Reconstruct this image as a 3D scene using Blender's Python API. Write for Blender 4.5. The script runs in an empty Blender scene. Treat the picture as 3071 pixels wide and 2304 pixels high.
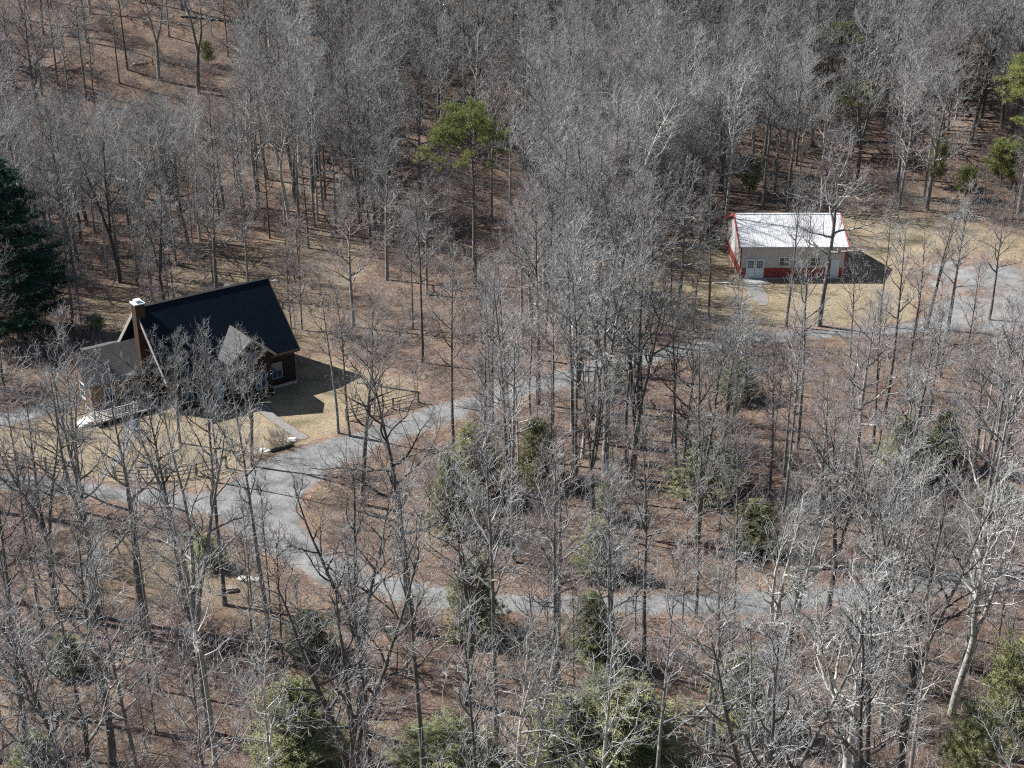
import bpy, math, random
import numpy as np
from mathutils import Vector, Matrix
R = math.radians
random.seed(7); rng = np.random.default_rng(7)
sc = bpy.context.scene

# ---------------------------------------------------------------- camera
CAM_H, FPX, PITCH = 51.0, 4100.0, R(24.5)
cd = bpy.data.cameras.new('camera'); cam = bpy.data.objects.new('camera', cd)
sc.collection.objects.link(cam); sc.camera = cam
cam.location = (0, 0, CAM_H); cam.rotation_euler = (math.pi/2 - PITCH, 0, 0)
cd.sensor_width = 36; cd.lens = FPX/3071*36; cd.clip_start = 1; cd.clip_end = 3000

# ---------------------------------------------------------------- sky, sun, exposure
SUN_TRAVEL = Vector((1.0, -0.33, -1.0)).normalized()
w = bpy.data.worlds.new('World'); sc.world = w; w.use_nodes = True
nt = w.node_tree; bgn = nt.nodes['Background']
sky = nt.nodes.new('ShaderNodeTexSky'); sky.sky_type = 'NISHITA'; sky.sun_disc = False
sky.sun_elevation = math.asin(-SUN_TRAVEL.z)
sky.sun_rotation = math.atan2(-SUN_TRAVEL.x, -SUN_TRAVEL.y)
nt.links.new(sky.outputs[0], bgn.inputs[0]); bgn.inputs[1].default_value = 0.05
sd = bpy.data.lights.new('sun', 'SUN'); sd.energy = 5.0; sd.angle = R(0.5); sd.color = (1, .98, .945)
sun = bpy.data.objects.new('sun', sd); sc.collection.objects.link(sun)
sun.rotation_euler = SUN_TRAVEL.to_track_quat('-Z', 'Y').to_euler()
sc.view_settings.view_transform = 'Standard'; sc.view_settings.look = 'None'
sc.view_settings.exposure = 1.0; sc.view_settings.gamma = 1
sc.cycles.use_denoising = False; sc.cycles.filter_width = 1.15; sc.cycles.max_bounces = 5; sc.cycles.diffuse_bounces = 2

# ---------------------------------------------------------------- helpers
col = sc.collection

def tag(o, label=None, cat=None, group=None, kind=None):
    if label: o['label'] = label
    if cat: o['category'] = cat
    if group: o['group'] = group
    if kind: o['kind'] = kind
    return o

def empty(name, loc=(0, 0, 0), rz=0):
    o = bpy.data.objects.new(name, None); col.objects.link(o)
    o.location = loc; o.rotation_euler = (0, 0, rz); o.empty_display_size = .3
    return o

def mesh_np(name, V, F, mat, smooth=False, attr=None, midx=None):
    """V (n,3); F list of arrays of faces, each (m,k)"""
    me = bpy.data.meshes.new(name)
    V = np.asarray(V, np.float32)
    me.vertices.add(len(V)); me.vertices.foreach_set('co', V.ravel())
    Fs = [np.asarray(f, np.int32) for f in F if len(f)]
    loops = np.concatenate([f.ravel() for f in Fs])
    tot = np.concatenate([np.full(len(f), f.shape[1], np.int32) for f in Fs])
    st = np.concatenate([[0], np.cumsum(tot)[:-1]]).astype(np.int32)
    me.loops.add(len(loops)); me.loops.foreach_set('vertex_index', loops)
    me.polygons.add(len(tot)); me.polygons.foreach_set('loop_start', st); me.polygons.foreach_set('loop_total', tot)
    if smooth: me.polygons.foreach_set('use_smooth', np.ones(len(tot), bool))
    if midx is not None: me.polygons.foreach_set('material_index', np.asarray(midx, np.int32))
    me.update(calc_edges=True)
    if attr:
        for k, a in attr.items():
            A = me.attributes.new(k, 'FLOAT', 'POINT'); A.data.foreach_set('value', np.asarray(a, np.float32))
    for m in (mat if isinstance(mat, (list, tuple)) else [mat]): me.materials.append(m)
    return me

def link(name, me, parent=None, loc=None):
    o = bpy.data.objects.new(name, me); col.objects.link(o)
    if parent: o.parent = parent
    if loc: o.location = loc
    return o

class MB:
    def __init__(s): s.v = []; s.f = []
    def poly(s, pts, faces):
        b = len(s.v); s.v += [tuple(p) for p in pts]; s.f += [tuple(b+i for i in f) for f in faces]; return s
    def box(s, x0, x1, y0, y1, z0, z1):
        p = [(x, y, z) for z in (z0, z1) for y in (y0, y1) for x in (x0, x1)]
        return s.poly(p, [(0, 2, 3, 1), (4, 5, 7, 6), (0, 1, 5, 4), (2, 6, 7, 3), (0, 4, 6, 2), (1, 3, 7, 5)])
    def prism(s, prof, a0, a1, axis='x'):
        """profile of (h, z) extruded along axis from a0 to a1"""
        n = len(prof)
        if axis == 'x': p = [(a, h, z) for a in (a0, a1) for h, z in prof]
        else: p = [(h, a, z) for a in (a0, a1) for h, z in prof]
        fs = [tuple(range(n))[::-1], tuple(range(n, 2*n))]
        fs += [(i, (i+1) % n, n+(i+1) % n, n+i) for i in range(n)]
        return s.poly(p, fs)
    def slab(s, q, t):
        q = [Vector(a) for a in q]; n = (q[1]-q[0]).cross(q[3]-q[0]).normalized()
        if n.z < 0: n = -n
        p = [a for a in q]+[a-n*t for a in q]
        return s.poly(p, [(0, 1, 2, 3), (7, 6, 5, 4)]+[(i, 4+i, 4+(i+1) % 4, (i+1) % 4) for i in range(4)])
    def tube(s, pts, r, n=6):
        pts = [Vector(p) for p in pts]; r = r if isinstance(r, (list, tuple)) else [r]*len(pts)
        b = len(s.v)
        for i, p in enumerate(pts):
            d = (pts[min(i+1, len(pts)-1)]-pts[max(i-1, 0)]).normalized()
            a = d.orthogonal().normalized() if i == 0 else (a-d*a.dot(d)).normalized()
            c = d.cross(a)
            for k in range(n):
                t = 2*math.pi*k/n; s.v.append(tuple(p+(a*math.cos(t)+c*math.sin(t))*r[i]))
        for i in range(len(pts)-1):
            for k in range(n):
                s.f.append((b+i*n+k, b+i*n+(k+1) % n, b+(i+1)*n+(k+1) % n, b+(i+1)*n+k))
        s.f.append(tuple(b+k for k in range(n))[::-1]); s.f.append(tuple(b+(len(pts)-1)*n+k for k in range(n)))
        return s
    def build(s, name, mat, parent=None, smooth=False):
        me = bpy.data.meshes.new(name); me.from_pydata(s.v, [], s.f)
        me.materials.append(mat); me.update()
        import bmesh
        bm = bmesh.new(); bm.from_mesh(me); bmesh.ops.recalc_face_normals(bm, faces=bm.faces); bm.to_mesh(me); bm.free()
        if smooth: me.polygons.foreach_set('use_smooth', [True]*len(me.polygons))
        return link(name, me, parent)

def material(name, rough=.9, spec=.2):
    m = bpy.data.materials.new(name); m.use_nodes = True
    b = m.node_tree.nodes['Principled BSDF']; b.inputs['Roughness'].default_value = rough
    b.inputs['Specular IOR Level'].default_value = spec
    return m, m.node_tree, b

def nd(nt, t, **k):
    n = nt.nodes.new(t)
    for a, v in k.items():
        if a in n.inputs.keys(): n.inputs[a].default_value = v
        else: setattr(n, a, v)
    return n

def noise(nt, scale, detail=4, coord='Object', rough=.6, vec=None):
    n = nd(nt, 'ShaderNodeTexNoise', Scale=scale, Detail=detail, Roughness=rough)
    if vec is None:
        tc = nt.nodes.new('ShaderNodeTexCoord'); vec = tc.outputs[coord]
    nt.links.new(vec, n.inputs['Vector']); return n.outputs['Fac']

def ramp(nt, fac, stops):
    r = nt.nodes.new('ShaderNodeValToRGB'); e = r.color_ramp.elements
    while len(e) < len(stops): e.new(.5)
    for i, (p, c) in enumerate(stops): e[i].position = p; e[i].color = (*c, 1)
    nt.links.new(fac, r.inputs[0]); return r.outputs[0]

def mix(nt, fac, a, b, mode='MIX'):
    m = nt.nodes.new('ShaderNodeMix'); m.data_type = 'RGBA'; m.blend_type = mode
    for s, v in ((0, fac), (6, a), (7, b)):
        if isinstance(v, (int, float)): m.inputs[s].default_value = v
        elif isinstance(v, tuple): m.inputs[s].default_value = (*v, 1)
        else: nt.links.new(v, m.inputs[s])
    return m.outputs[2]

def mathn(nt, op, a, b=0.5, clamp=False):
    m = nt.nodes.new('ShaderNodeMath'); m.operation = op; m.use_clamp = clamp
    for s, v in ((0, a), (1, b)):
        if isinstance(v, (int, float)): m.inputs[s].default_value = v
        else: nt.links.new(v, m.inputs[s])
    return m.outputs[0]

def bump(nt, b, h, strength=.5, dist=.1):
    n = nd(nt, 'ShaderNodeBump', Strength=strength, Distance=dist)
    nt.links.new(h, n.inputs['Height']); nt.links.new(n.outputs[0], b.inputs['Normal'])

def simple(name, c, var=.25, scale=3, rough=.85, spec=.2, bmp=0):
    m, nt, b = material(name, rough, spec)
    f = noise(nt, scale, 5)
    lo = tuple(x*(1-var) for x in c); hi = tuple(min(1, x*(1+var)) for x in c)
    nt.links.new(ramp(nt, f, [(.3, lo), (.7, hi)]), b.inputs['Base Color'])
    if bmp: bump(nt, b, f, bmp, .05)
    return m

# ---------------------------------------------------------------- terrain
HOUSE = (-27.09, 112.3, .635); GARAGE = (30.03, 143.45, 0.0)

def sstep(a, b, x):
    t = np.clip((x-a)/(b-a), 0, 1); return t*t*(3-2*t)

def T(x, y):
    x = np.asarray(x, float); y = np.asarray(y, float)
    s = y-(170+7*np.sin(x/33+.6)-.06*x)
    hill = .36*(np.sqrt(s*s+120)+s)/2*(1-.25*sstep(70, 400, s))
    hill = hill-.36*(np.sqrt(60.**2+120)-60)/2*0
    w1 = sstep(13, 26, np.hypot(x-HOUSE[0], y-HOUSE[1])); w2 = sstep(12, 24, np.hypot(x-GARAGE[0], y-GARAGE[1]))
    b = .35*np.sin(x/11+1.3)*np.sin(y/9+.4)+.5*np.sin(x/23-.7)*np.cos(y/19)
    rough = .9*np.sin(x/7+y/15)*np.sin(y/6.-x/21)*sstep(165, 190, y)
    return b*w1*w2+hill+rough

def proj(x, y, z):
    d = y*math.cos(PITCH)-(z-CAM_H)*math.sin(PITCH); u = y*math.sin(PITCH)+(z-CAM_H)*math.cos(PITCH)
    return 1535.5+FPX*x/d, 1152-FPX*u/d, FPX/d

def ground(px, py, lift=0):
    a = (px-1535.5)/FPX; b = (1152-py)/FPX
    d = np.array([a, math.cos(PITCH)+b*math.sin(PITCH), -math.sin(PITCH)+b*math.cos(PITCH)])
    lo, hi = 20., 20.
    for t in np.arange(30, 600, 1.5):
        if CAM_H+d[2]*t < T(d[0]*t, d[1]*t): hi = t; break
        lo = t; hi = t
    for _ in range(20):
        m = (lo+hi)/2
        if CAM_H+d[2]*m < T(d[0]*m, d[1]*m): hi = m
        else: lo = m
    x, y = d[0]*hi, d[1]*hi
    return Vector((x, y, float(T(x, y))+lift))

def sdist(P, poly):
    """signed distance, positive inside; P (n,2)"""
    P = np.asarray(P); poly = np.asarray(poly); n = len(poly)
    d = np.full(len(P), 1e9); ins = np.zeros(len(P), bool)
    for i in range(n):
        a, b = poly[i], poly[(i+1) % n]; e = b-a
        t = np.clip(((P-a)@e)/(e@e+1e-9), 0, 1); q = P-a-t[:, None]*e
        d = np.minimum(d, np.hypot(q[:, 0], q[:, 1]))
        c = (a[1] > P[:, 1]) != (b[1] > P[:, 1])
        xi = a[0]+(P[:, 1]-a[1])/(b[1]-a[1]+1e-12)*e[0]
        ins ^= c & (P[:, 0] < xi)
    return np.where(ins, d, -d)

def linedist(P, pts, widths):
    P = np.asarray(P); d = np.full(len(P), -1e9)
    for i in range(len(pts)-1):
        a, b = np.array(pts[i]), np.array(pts[i+1]); e = b-a
        t = np.clip(((P-a)@e)/(e@e+1e-9), 0, 1); q = P-a-t[:, None]*e
        wd = widths[i]+(widths[i+1]-widths[i])*t
        d = np.maximum(d, wd/2-np.hypot(q[:, 0], q[:, 1]))
    return d

def vnoise(x, y, s, seed=0):
    r = np.random.default_rng(seed); G = r.random((64, 64))
    u, v = x/s, y/s; i, j = np.floor(u).astype(int), np.floor(v).astype(int); fu, fv = u-i, v-j
    fu = fu*fu*(3-2*fu); fv = fv*fv*(3-2*fv); g = lambda a, b: G[a % 64, b % 64]
    return (g(i, j)*(1-fu)+g(i+1, j)*fu)*(1-fv)+(g(i, j+1)*(1-fu)+g(i+1, j+1)*fu)*fv

# pixel outlines (photograph scaled to 2212 wide) of the clearings and drives, laid on the terrain
K = 3071/2212
def gpoly(pts): return [tuple(ground(a*K, b*K)[:2]) for a, b in pts]
LAWN_HOUSE = gpoly([(-60, 905), (20, 920), (150, 880), (300, 800), (500, 740), (640, 768), (720, 772), (800, 790), (870, 815), (925, 850), (880, 880), (800, 912),
    (740, 950), (650, 995), (590, 1012), (540, 1040), (440, 1062), (300, 1058), (200, 1050), (100, 1030), (0, 1012), (-60, 1010)])
LAWN_GARAGE = gpoly([(1395, 575), (1440, 545), (1480, 515), (1560, 505), (1700, 470), (1850, 462), (1960, 465), (2090, 480), (2212, 520), (2260, 640), (2150, 690), (2000, 712),
    (1900, 712), (1800, 708), (1680, 704), (1560, 712), (1470, 700), (1400, 690), (1330, 668), (1300, 650), (1340, 620), (1390, 600)])
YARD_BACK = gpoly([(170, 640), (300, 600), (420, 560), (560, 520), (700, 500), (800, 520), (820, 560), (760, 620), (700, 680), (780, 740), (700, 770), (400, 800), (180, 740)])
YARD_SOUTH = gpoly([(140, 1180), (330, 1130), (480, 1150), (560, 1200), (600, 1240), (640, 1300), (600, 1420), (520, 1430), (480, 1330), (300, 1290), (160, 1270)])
PARKING = gpoly([(1965, 560), (2030, 552), (2120, 560), (2212, 575), (2300, 600), (2300, 730), (2212, 722), (2120, 730), (1990, 722), (1975, 690), (2010, 640), (1990, 600)])
def gline(pts): return [tuple(ground(a*K, b*K)[:2]) for a, b, _ in pts], [c for _, _, c in pts]
DRIVE1 = gline([(2080, 660, 5), (2000, 705, 3.6), (1880, 718, 3.2), (1760, 722, 3.2), (1650, 730, 3.2), (1540, 745, 3.4), (1420, 768, 3.4), (1320, 790, 3.8), (1220, 818, 4.2), (1110, 845, 3.8), (1000, 880, 3.6),
    (900, 915, 4.2), (800, 950, 4.4), (700, 985, 5.2), (620, 1020, 6.4), (570, 1060, 7.0), (560, 1110, 6.4), (600, 1165, 4.8), (680, 1215, 3.8), (770, 1250, 3.6), (870, 1278, 3.4), (980, 1297, 3.2), (1100, 1306, 3.2),
    (1240, 1308, 3.2), (1400, 1306, 3.2), (1540, 1306, 3.3), (1680, 1298, 3.2), (1820, 1284, 3.1), (1960, 1268, 3.1), (2080, 1250, 3.1), (2212, 1246, 3.1), (2400, 1250, 3.1)])
DRIVE2 = gline([(600, 1060, 5), (500, 1092, 4.6), (400, 1085, 3.8), (300, 1072, 3.4), (200, 1062, 3.2), (100, 1052, 3.2), (0, 1044, 3.2), (-200, 1035, 3.2)])
PATHS = [gline([(568, 880, 1.3), (590, 905, 1.3), (620, 925, 1.3), (655, 945, 1.3)]), gline([(285, 905, 1.6), (275, 950, 1.2), (262, 985, 1.1), (240, 1010, 1.1), (225, 1030, 1.1)]),
         gline([(1622, 610, 2.4), (1638, 640, 2.2), (1646, 655, 1.5)]), gline([(-60, 925, 3), (20, 905, 3), (90, 885, 2.6), (150, 872, 2.2)])]

def surface_mask(P):
    """distance inside the gravel"""
    d = linedist(P, *DRIVE1); d = np.maximum(d, linedist(P, *DRIVE2)); d = np.maximum(d, np.minimum(sdist(P, PARKING)*.35, .75)); return d

# ground sheet: fine near the camera's view, coarse to the horizon
xs = np.concatenate([np.linspace(-1500, -150, 28)[:-1], np.arange(-150, 151, 1.), np.linspace(150, 1500, 28)[1:]])
ys = np.concatenate([np.linspace(-300, 20, 12)[:-1], np.arange(20, 360, 1.), np.linspace(360, 2500, 36)[1:]])
X, Y = np.meshgrid(xs, ys); nx, ny = len(xs), len(ys)
P2 = np.c_[X.ravel(), Y.ravel()]; Z = T(P2[:, 0], P2[:, 1])
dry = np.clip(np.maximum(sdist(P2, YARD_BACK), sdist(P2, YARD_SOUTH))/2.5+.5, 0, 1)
idx = (np.arange(ny-1)[:, None]*nx+np.arange(nx-1)[None]).ravel()
F = np.c_[idx, idx+1, idx+1+nx, idx+nx]

def litter_color(nt):
    f1 = noise(nt, .22, 5, rough=.65); f2 = noise(nt, 2.2, 6, rough=.75); f3 = noise(nt, 9, 3, rough=.8)
    a = ramp(nt, f2, [(.32, (.06, .044, .038)), (.48, (.15, .108, .086)), (.6, (.27, .205, .165)), (.75, (.42, .34, .28))])
    b = ramp(nt, f3, [(.32, (.05, .038, .034)), (.5, (.2, .145, .12)), (.64, (.55, .44, .37))])
    c = mix(nt, .5, a, b)
    tone = ramp(nt, f1, [(.33, (.50, .50, .50)), (.43, (.80, .74, .72)), (.5, (.84, .86, .84)), (.56, (1.08, .95, .84)), (.62, (1.0, 1.02, 1.0)), (.7, (1.4, 1.4, 1.3))])
    return mix(nt, 1.0, c, tone, 'MULTIPLY'), f3, f2

def grass_color(nt):
    f1 = noise(nt, .35, 5, rough=.7); f2 = noise(nt, 5, 5, rough=.8)
    a = ramp(nt, f2, [(.3, (.14, .11, .072)), (.52, (.29, .24, .165)), (.75, (.44, .38, .285))])
    t = ramp(nt, f1, [(.36, (.5, .51, .45)), (.45, (.80, .79, .76)), (.54, (.9, .88, .87)), (.68, (1.1, 1.05, 1.02))])
    return mix(nt, 1.0, a, t, 'MULTIPLY'), f2

def make_litter():
    m, nt, b = material('leaf_litter', .95, .1)
    c, f3, f2 = litter_color(nt); g, gf = grass_color(nt)
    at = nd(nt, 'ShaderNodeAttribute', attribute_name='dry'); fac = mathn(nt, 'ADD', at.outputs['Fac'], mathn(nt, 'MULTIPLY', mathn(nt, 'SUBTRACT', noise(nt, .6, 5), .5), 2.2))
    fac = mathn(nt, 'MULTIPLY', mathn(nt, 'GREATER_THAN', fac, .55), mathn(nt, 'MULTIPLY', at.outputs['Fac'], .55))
    pf = mathn(nt, 'MULTIPLY', mathn(nt, 'SUBTRACT', noise(nt, .11, 6, rough=.72), .535), 9, True)
    c = mix(nt, mathn(nt, 'MULTIPLY', pf, .5), c, g)
    mf = mathn(nt, 'MULTIPLY', mathn(nt, 'SUBTRACT', noise(nt, .17, 6, rough=.7), .56), 9, True)
    c = mix(nt, mf, c, mix(nt, 1.0, c, (.72, .58, .62), 'MULTIPLY'))
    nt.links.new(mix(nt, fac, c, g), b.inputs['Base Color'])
    bump(nt, b, mathn(nt, 'ADD', f3, f2), .9, .16); return m
M_litter = make_litter()
me = mesh_np('ground', np.c_[P2, Z], [F], M_litter, True, {'dry': dry})
tag(link('ground', me), kind='structure')

def make_edge(name, colorfn, edge_lo=.0):
    m, nt, b = material(name, .95, .1)
    top, h = colorfn(nt); lit, _, _ = litter_color(nt)
    at = nd(nt, 'ShaderNodeAttribute', attribute_name='edge')
    f = mathn(nt, 'ADD', mathn(nt, 'MULTIPLY', mathn(nt, 'SUBTRACT', noise(nt, 1.3, 7, rough=.8), .5), 2.0), at.outputs['Fac'])
    f = mathn(nt, 'ADD', mathn(nt, 'MULTIPLY', mathn(nt, 'SUBTRACT', f, .5), 3.5), .5, True)
    nt.links.new(mix(nt, f, lit, top), b.inputs['Base Color']); bump(nt, b, h, .7, .08); return m

def gravel_color(nt):
    f1 = noise(nt, .5, 5, rough=.7); f2 = noise(nt, 14, 4, rough=.85)
    a = ramp(nt, f2, [(.3, (.10, .10, .10)), (.5, (.205, .205, .205)), (.72, (.38, .38, .375))])
    t = ramp(nt, f1, [(.34, (.62, .6, .57)), (.5, (1, 1, 1)), (.66, (1.3, 1.28, 1.25))])
    return mix(nt, 1.0, a, t, 'MULTIPLY'), f2

def paver_color(nt):
    f2 = noise(nt, 8, 4, rough=.8)
    return ramp(nt, f2, [(.3, (.13, .125, .118)), (.7, (.3, .29, .28))]), f2

def overlay(name, field, bbox, lift, mat, step=.4, ew=1.2, ragged=.5):
    x0, x1, y0, y1 = bbox; gx = np.arange(x0, x1, step); gy = np.arange(y0, y1, step)
    A, B = np.meshgrid(gx, gy); P = np.c_[A.ravel(), B.ravel()]
    d = field(P)+(vnoise(P[:, 0], P[:, 1], .9, 3)+.6*vnoise(P[:, 0], P[:, 1], 3.1, 5)-.8)*ragged
    n = len(gx); keep = (d > 0).reshape(A.shape)
    kk = keep[:-1, :-1] & keep[1:, :-1] & keep[:-1, 1:] & keep[1:, 1:]
    id0 = (np.arange(len(gy)-1)[:, None]*n+np.arange(n-1)[None])[kk]
    Fq = np.c_[id0, id0+1, id0+1+n, id0+n]; used, inv = np.unique(Fq.ravel(), return_inverse=True)
    Pu = P[used]; z = T(Pu[:, 0], Pu[:, 1])+lift
    me = mesh_np(name, np.c_[Pu, z], [inv.reshape(-1, 4)], mat, True, {'edge': np.clip((d[used]-ragged*.3)/ew, 0, 1)})
    return tag(link(name, me), kind='structure')

M_grass = make_edge('dormant_grass', grass_color); M_gravel = make_edge('gravel', gravel_color); M_paver = make_edge('pavers', paver_color)
def bb(poly): p = np.array(poly); return (p[:, 0].min()-3, p[:, 0].max()+3, p[:, 1].min()-3, p[:, 1].max()+3)
overlay('lawn', lambda P: sdist(P, LAWN_HOUSE)+1.3, bb(LAWN_HOUSE), .012, M_grass, .5, 3.4, 1.4)
overlay('lawn', lambda P: sdist(P, LAWN_GARAGE)+3.2, bb(LAWN_GARAGE), .012, M_grass, .5, 5.5, 2.2)
overlay('driveway', lambda P: surface_mask(P)+.45, bb(DRIVE1[0]+DRIVE2[0]+PARKING), .022, M_gravel, .3, 1.5, .7)
for i, p in enumerate(PATHS):
    overlay('path', lambda P, p=p: linedist(P, *p), bb(p[0]), .034, M_paver if i != 3 else M_gravel, .16, .25, .22)

# ---------------------------------------------------------------- building materials
def shingle(name, c):
    m, nt, b = material(name, 1.0, .0)
    tc = nt.nodes.new('ShaderNodeTexCoord'); sx = nt.nodes.new('ShaderNodeSeparateXYZ'); nt.links.new(tc.outputs['Object'], sx.inputs[0])
    row = mathn(nt, 'FRACT', mathn(nt, 'MULTIPLY', sx.outputs['Z'], 6.5))
    f = noise(nt, 2.2, 6, rough=.8); g = noise(nt, 18, 2)
    base = ramp(nt, f, [(.3, tuple(x*.75 for x in c)), (.7, tuple(x*1.3 for x in c))])
    base = mix(nt, 1.0, base, ramp(nt, g, [(.3, (.7, .7, .7)), (.7, (1.3, 1.3, 1.3))]), 'MULTIPLY')
    dk = ramp(nt, row, [(.0, (.45, .45, .45)), (.22, (1, 1, 1)), (1, (1.05, 1.05, 1.05))])
    nt.links.new(mix(nt, 1.0, base, dk, 'MULTIPLY'), b.inputs['Base Color']); bump(nt, b, row, .3, .02); return m

def siding(name, c, period=.2, vertical=False, rough=.75, spec=.2, axis='X'):
    m, nt, b = material(name, rough, spec)
    tc = nt.nodes.new('ShaderNodeTexCoord'); sx = nt.nodes.new('ShaderNodeSeparateXYZ'); nt.links.new(tc.outputs['Object'], sx.inputs[0])
    co = mathn(nt, 'ADD', sx.outputs['X'], sx.outputs['Y']) if vertical else sx.outputs['Z']
    row = mathn(nt, 'FRACT', mathn(nt, 'MULTIPLY', co, 1/period))
    f = noise(nt, 1.7, 6, rough=.75)
    base = ramp(nt, f, [(.3, tuple(x*.8 for x in c)), (.7, tuple(min(1, x*1.15) for x in c))])
    dk = ramp(nt, row, [(.0, (.55, .55, .55)), (.12, (1, 1, 1))])
    nt.links.new(mix(nt, 1.0, base, dk, 'MULTIPLY'), b.inputs['Base Color']); bump(nt, b, row, .35, .02); return m

M_shingle_shade = shingle('shaded_shingles', (.014, .020, .028)); M_shingle2 = shingle('grey_shingles', (.10, .098, .096))  # main roof: same shingles as the grey ones, with shade put into the colour
M_brown = siding('brown_siding', (.028, .021, .018)); M_tan = siding('tan_siding', (.22, .15, .105))
M_trim = simple('brown_trim', (.10, .075, .055)); M_white = simple('white_paint', (.78, .78, .76), .06)
M_greyboard = simple('weathered_board', (.32, .30, .27), .25, 6)
M_found = simple('concrete', (.36, .35, .33), .2, 4, bmp=.2)
M_found2 = simple('greyed_white_paint', (.5, .5, .49), .1)
M_brick = siding('brick', (.06, .038, .027), .12); M_flash = simple('metal_cap', (.75, .8, .82), .05, 3, .4, .5)
def glass(name):
    m, nt, b = material(name, .06, .8); f = noise(nt, 1.4, 3)
    nt.links.new(ramp(nt, f, [(.35, (.015, .02, .03)), (.7, (.06, .09, .12))]), b.inputs['Base Color']); return m
M_glass = glass('window_glass')
M_blue = simple('blue_door', (.22, .34, .46), .1)
M_metalroof = simple('white_metal_roof', (.5, .505, .51), .12, 2, .5, .35)
M_cream = siding('cream_metal_siding', (.5, .49, .47), .23, True, .5, .3); M_red = siding('red_metal_siding', (.27, .055, .05), .23, True, .5, .3)
M_redtrim = simple('red_trim', (.30, .07, .065), .1)
M_wood = simple('weathered_rail', (.22, .185, .155), .35, 7, bmp=.3)

def window(parent, axis, u, v, z, w, h, out, trim, name='window', bars=1):
    """window on a wall facing out (+1/-1) along axis 'v' (y) or 'u' (x); u,v centre"""
    fr = MB(); t = .07; o0, o1 = sorted((out*.0, out*.05))
    def bx(m, a0, a1, z0, z1, d0, d1):
        d0, d1 = sorted((d0*out, d1*out))
        if axis == 'v': m.box(u+a0, u+a1, v+d0, v+d1, z+z0, z+z1)
        else: m.box(u+d0, u+d1, v+a0, v+a1, z+z0, z+z1)
    bx(fr, -w/2-t, -w/2, 0, h, .003, .06); bx(fr, w/2, w/2+t, 0, h, .003, .06)
    bx(fr, -w/2-t, w/2+t, h, h+t, .003, .064); bx(fr, -w/2-t-.03, w/2+t+.03, -t, 0, .003, .09)
    for k in range(bars): 
        x = -w/2+w*(k+1)/(bars+1); bx(fr, x-.02, x+.02, 0, h, .03, .05)
    bx(fr, -w/2, w/2, h/2-.02, h/2+.02, .03, .053)
    f = fr.build(name, trim, parent)
    g = MB(); bx(g, -w/2, w/2, 0, h, .003, .025); g.build('pane', M_glass, f)
    return f

# ---------------------------------------------------------------- the house
hz = float(T(HOUSE[0], HOUSE[1]))
H = empty('wooden_house', (HOUSE[0], HOUSE[1], hz), HOUSE[2])
tag(H, 'dark brown wooden house with steep shaded shingle roof, tall brick chimney and lower left wing', 'house')
L2, D2, hw, hr = 6.25, 5.4, 3.4, 8.5
sl = (hr-hw)/D2
def gable_wall(u0, u1, v0, v1, z0, zw, zr, axis='x'):
    m = MB(); vm = (v0+v1)/2
    m.prism([(v0, z0), (v1, z0), (v1, zw), (vm, zr), (v0, zw)], u0, u1, axis); return m
zt = hw+sl*.45-.14
gable_wall(-L2+1.0, L2-.3, -D2+.45, D2-.45, -.6, zt, hr-.16).build('wall', M_brown, H)
MB().box(-L2+.95, L2-.25, -D2+.4, D2-.4, -.8, .25).build('foundation', M_found, H)
rf = MB(); rf.slab([(-L2, -D2, hw), (L2, -D2, hw), (L2, 0, hr), (-L2, 0, hr)], .16); rf.slab([(-L2, D2, hw), (L2, D2, hw), (L2, 0, hr), (-L2, 0, hr)], .16)
roof = rf.build('roof', M_shingle_shade, H)
MB().prism([(-.16, hr-.06), (0, hr+.06), (.16, hr-.06), (0, hr-.02)], -L2-.02, L2+.02).build('ridge_cap', M_shingle2, roof)
for s in (-1, 1):
    for e, wd in ((-1, .42), (1, .2)):
        u = e*(L2+.03); m = MB(); n = Vector((0, -s*sl, 1)).normalized()
        u0, u1 = sorted((e*(L2+.004), e*(L2+.07)))
        a, b = Vector((0, s*(D2+.03), hw+.02)), Vector((0, 0, hr+.02))
        q = [a, b, b-Vector((0, 0, wd)), a-Vector((0, 0, wd))]
        pts = [(uu, p.y, p.z) for uu in (u0, u1) for p in q]
        m.poly(pts, [(0, 1, 2, 3), (7, 6, 5, 4), (0, 4, 5, 1), (1, 5, 6, 2), (2, 6, 7, 3), (3, 7, 4, 0)])
        m.build('barge_board', M_greyboard if e < 0 else M_trim, roof)
MB().box(-L2, L2, -D2-.03, -D2+.01, hw-.24, hw-.01).build('fascia', M_trim, roof)
# chimney
ch = MB(); cu, cv = -6.1, -.35
ch.prism([(cv-.48, -.6), (cv+.48, -.6), (cv+.48, 8.95), (cv-.48, 8.95)], cu-.42, cu+.42)
chm = ch.build('chimney', M_brick, H)
MB().box(cu-.48, cu+.48, cv-.54, cv+.54, 8.95, 9.04).build('chimney_crown', M_flash, chm)
MB().box(cu-.2, cu+.2, cv-.2, cv+.2, 9.04, 9.22).box(cu-.27, cu+.27, cv-.27, cv+.27, 9.24, 9.29).build('chimney_cap', M_flash, chm)
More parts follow.
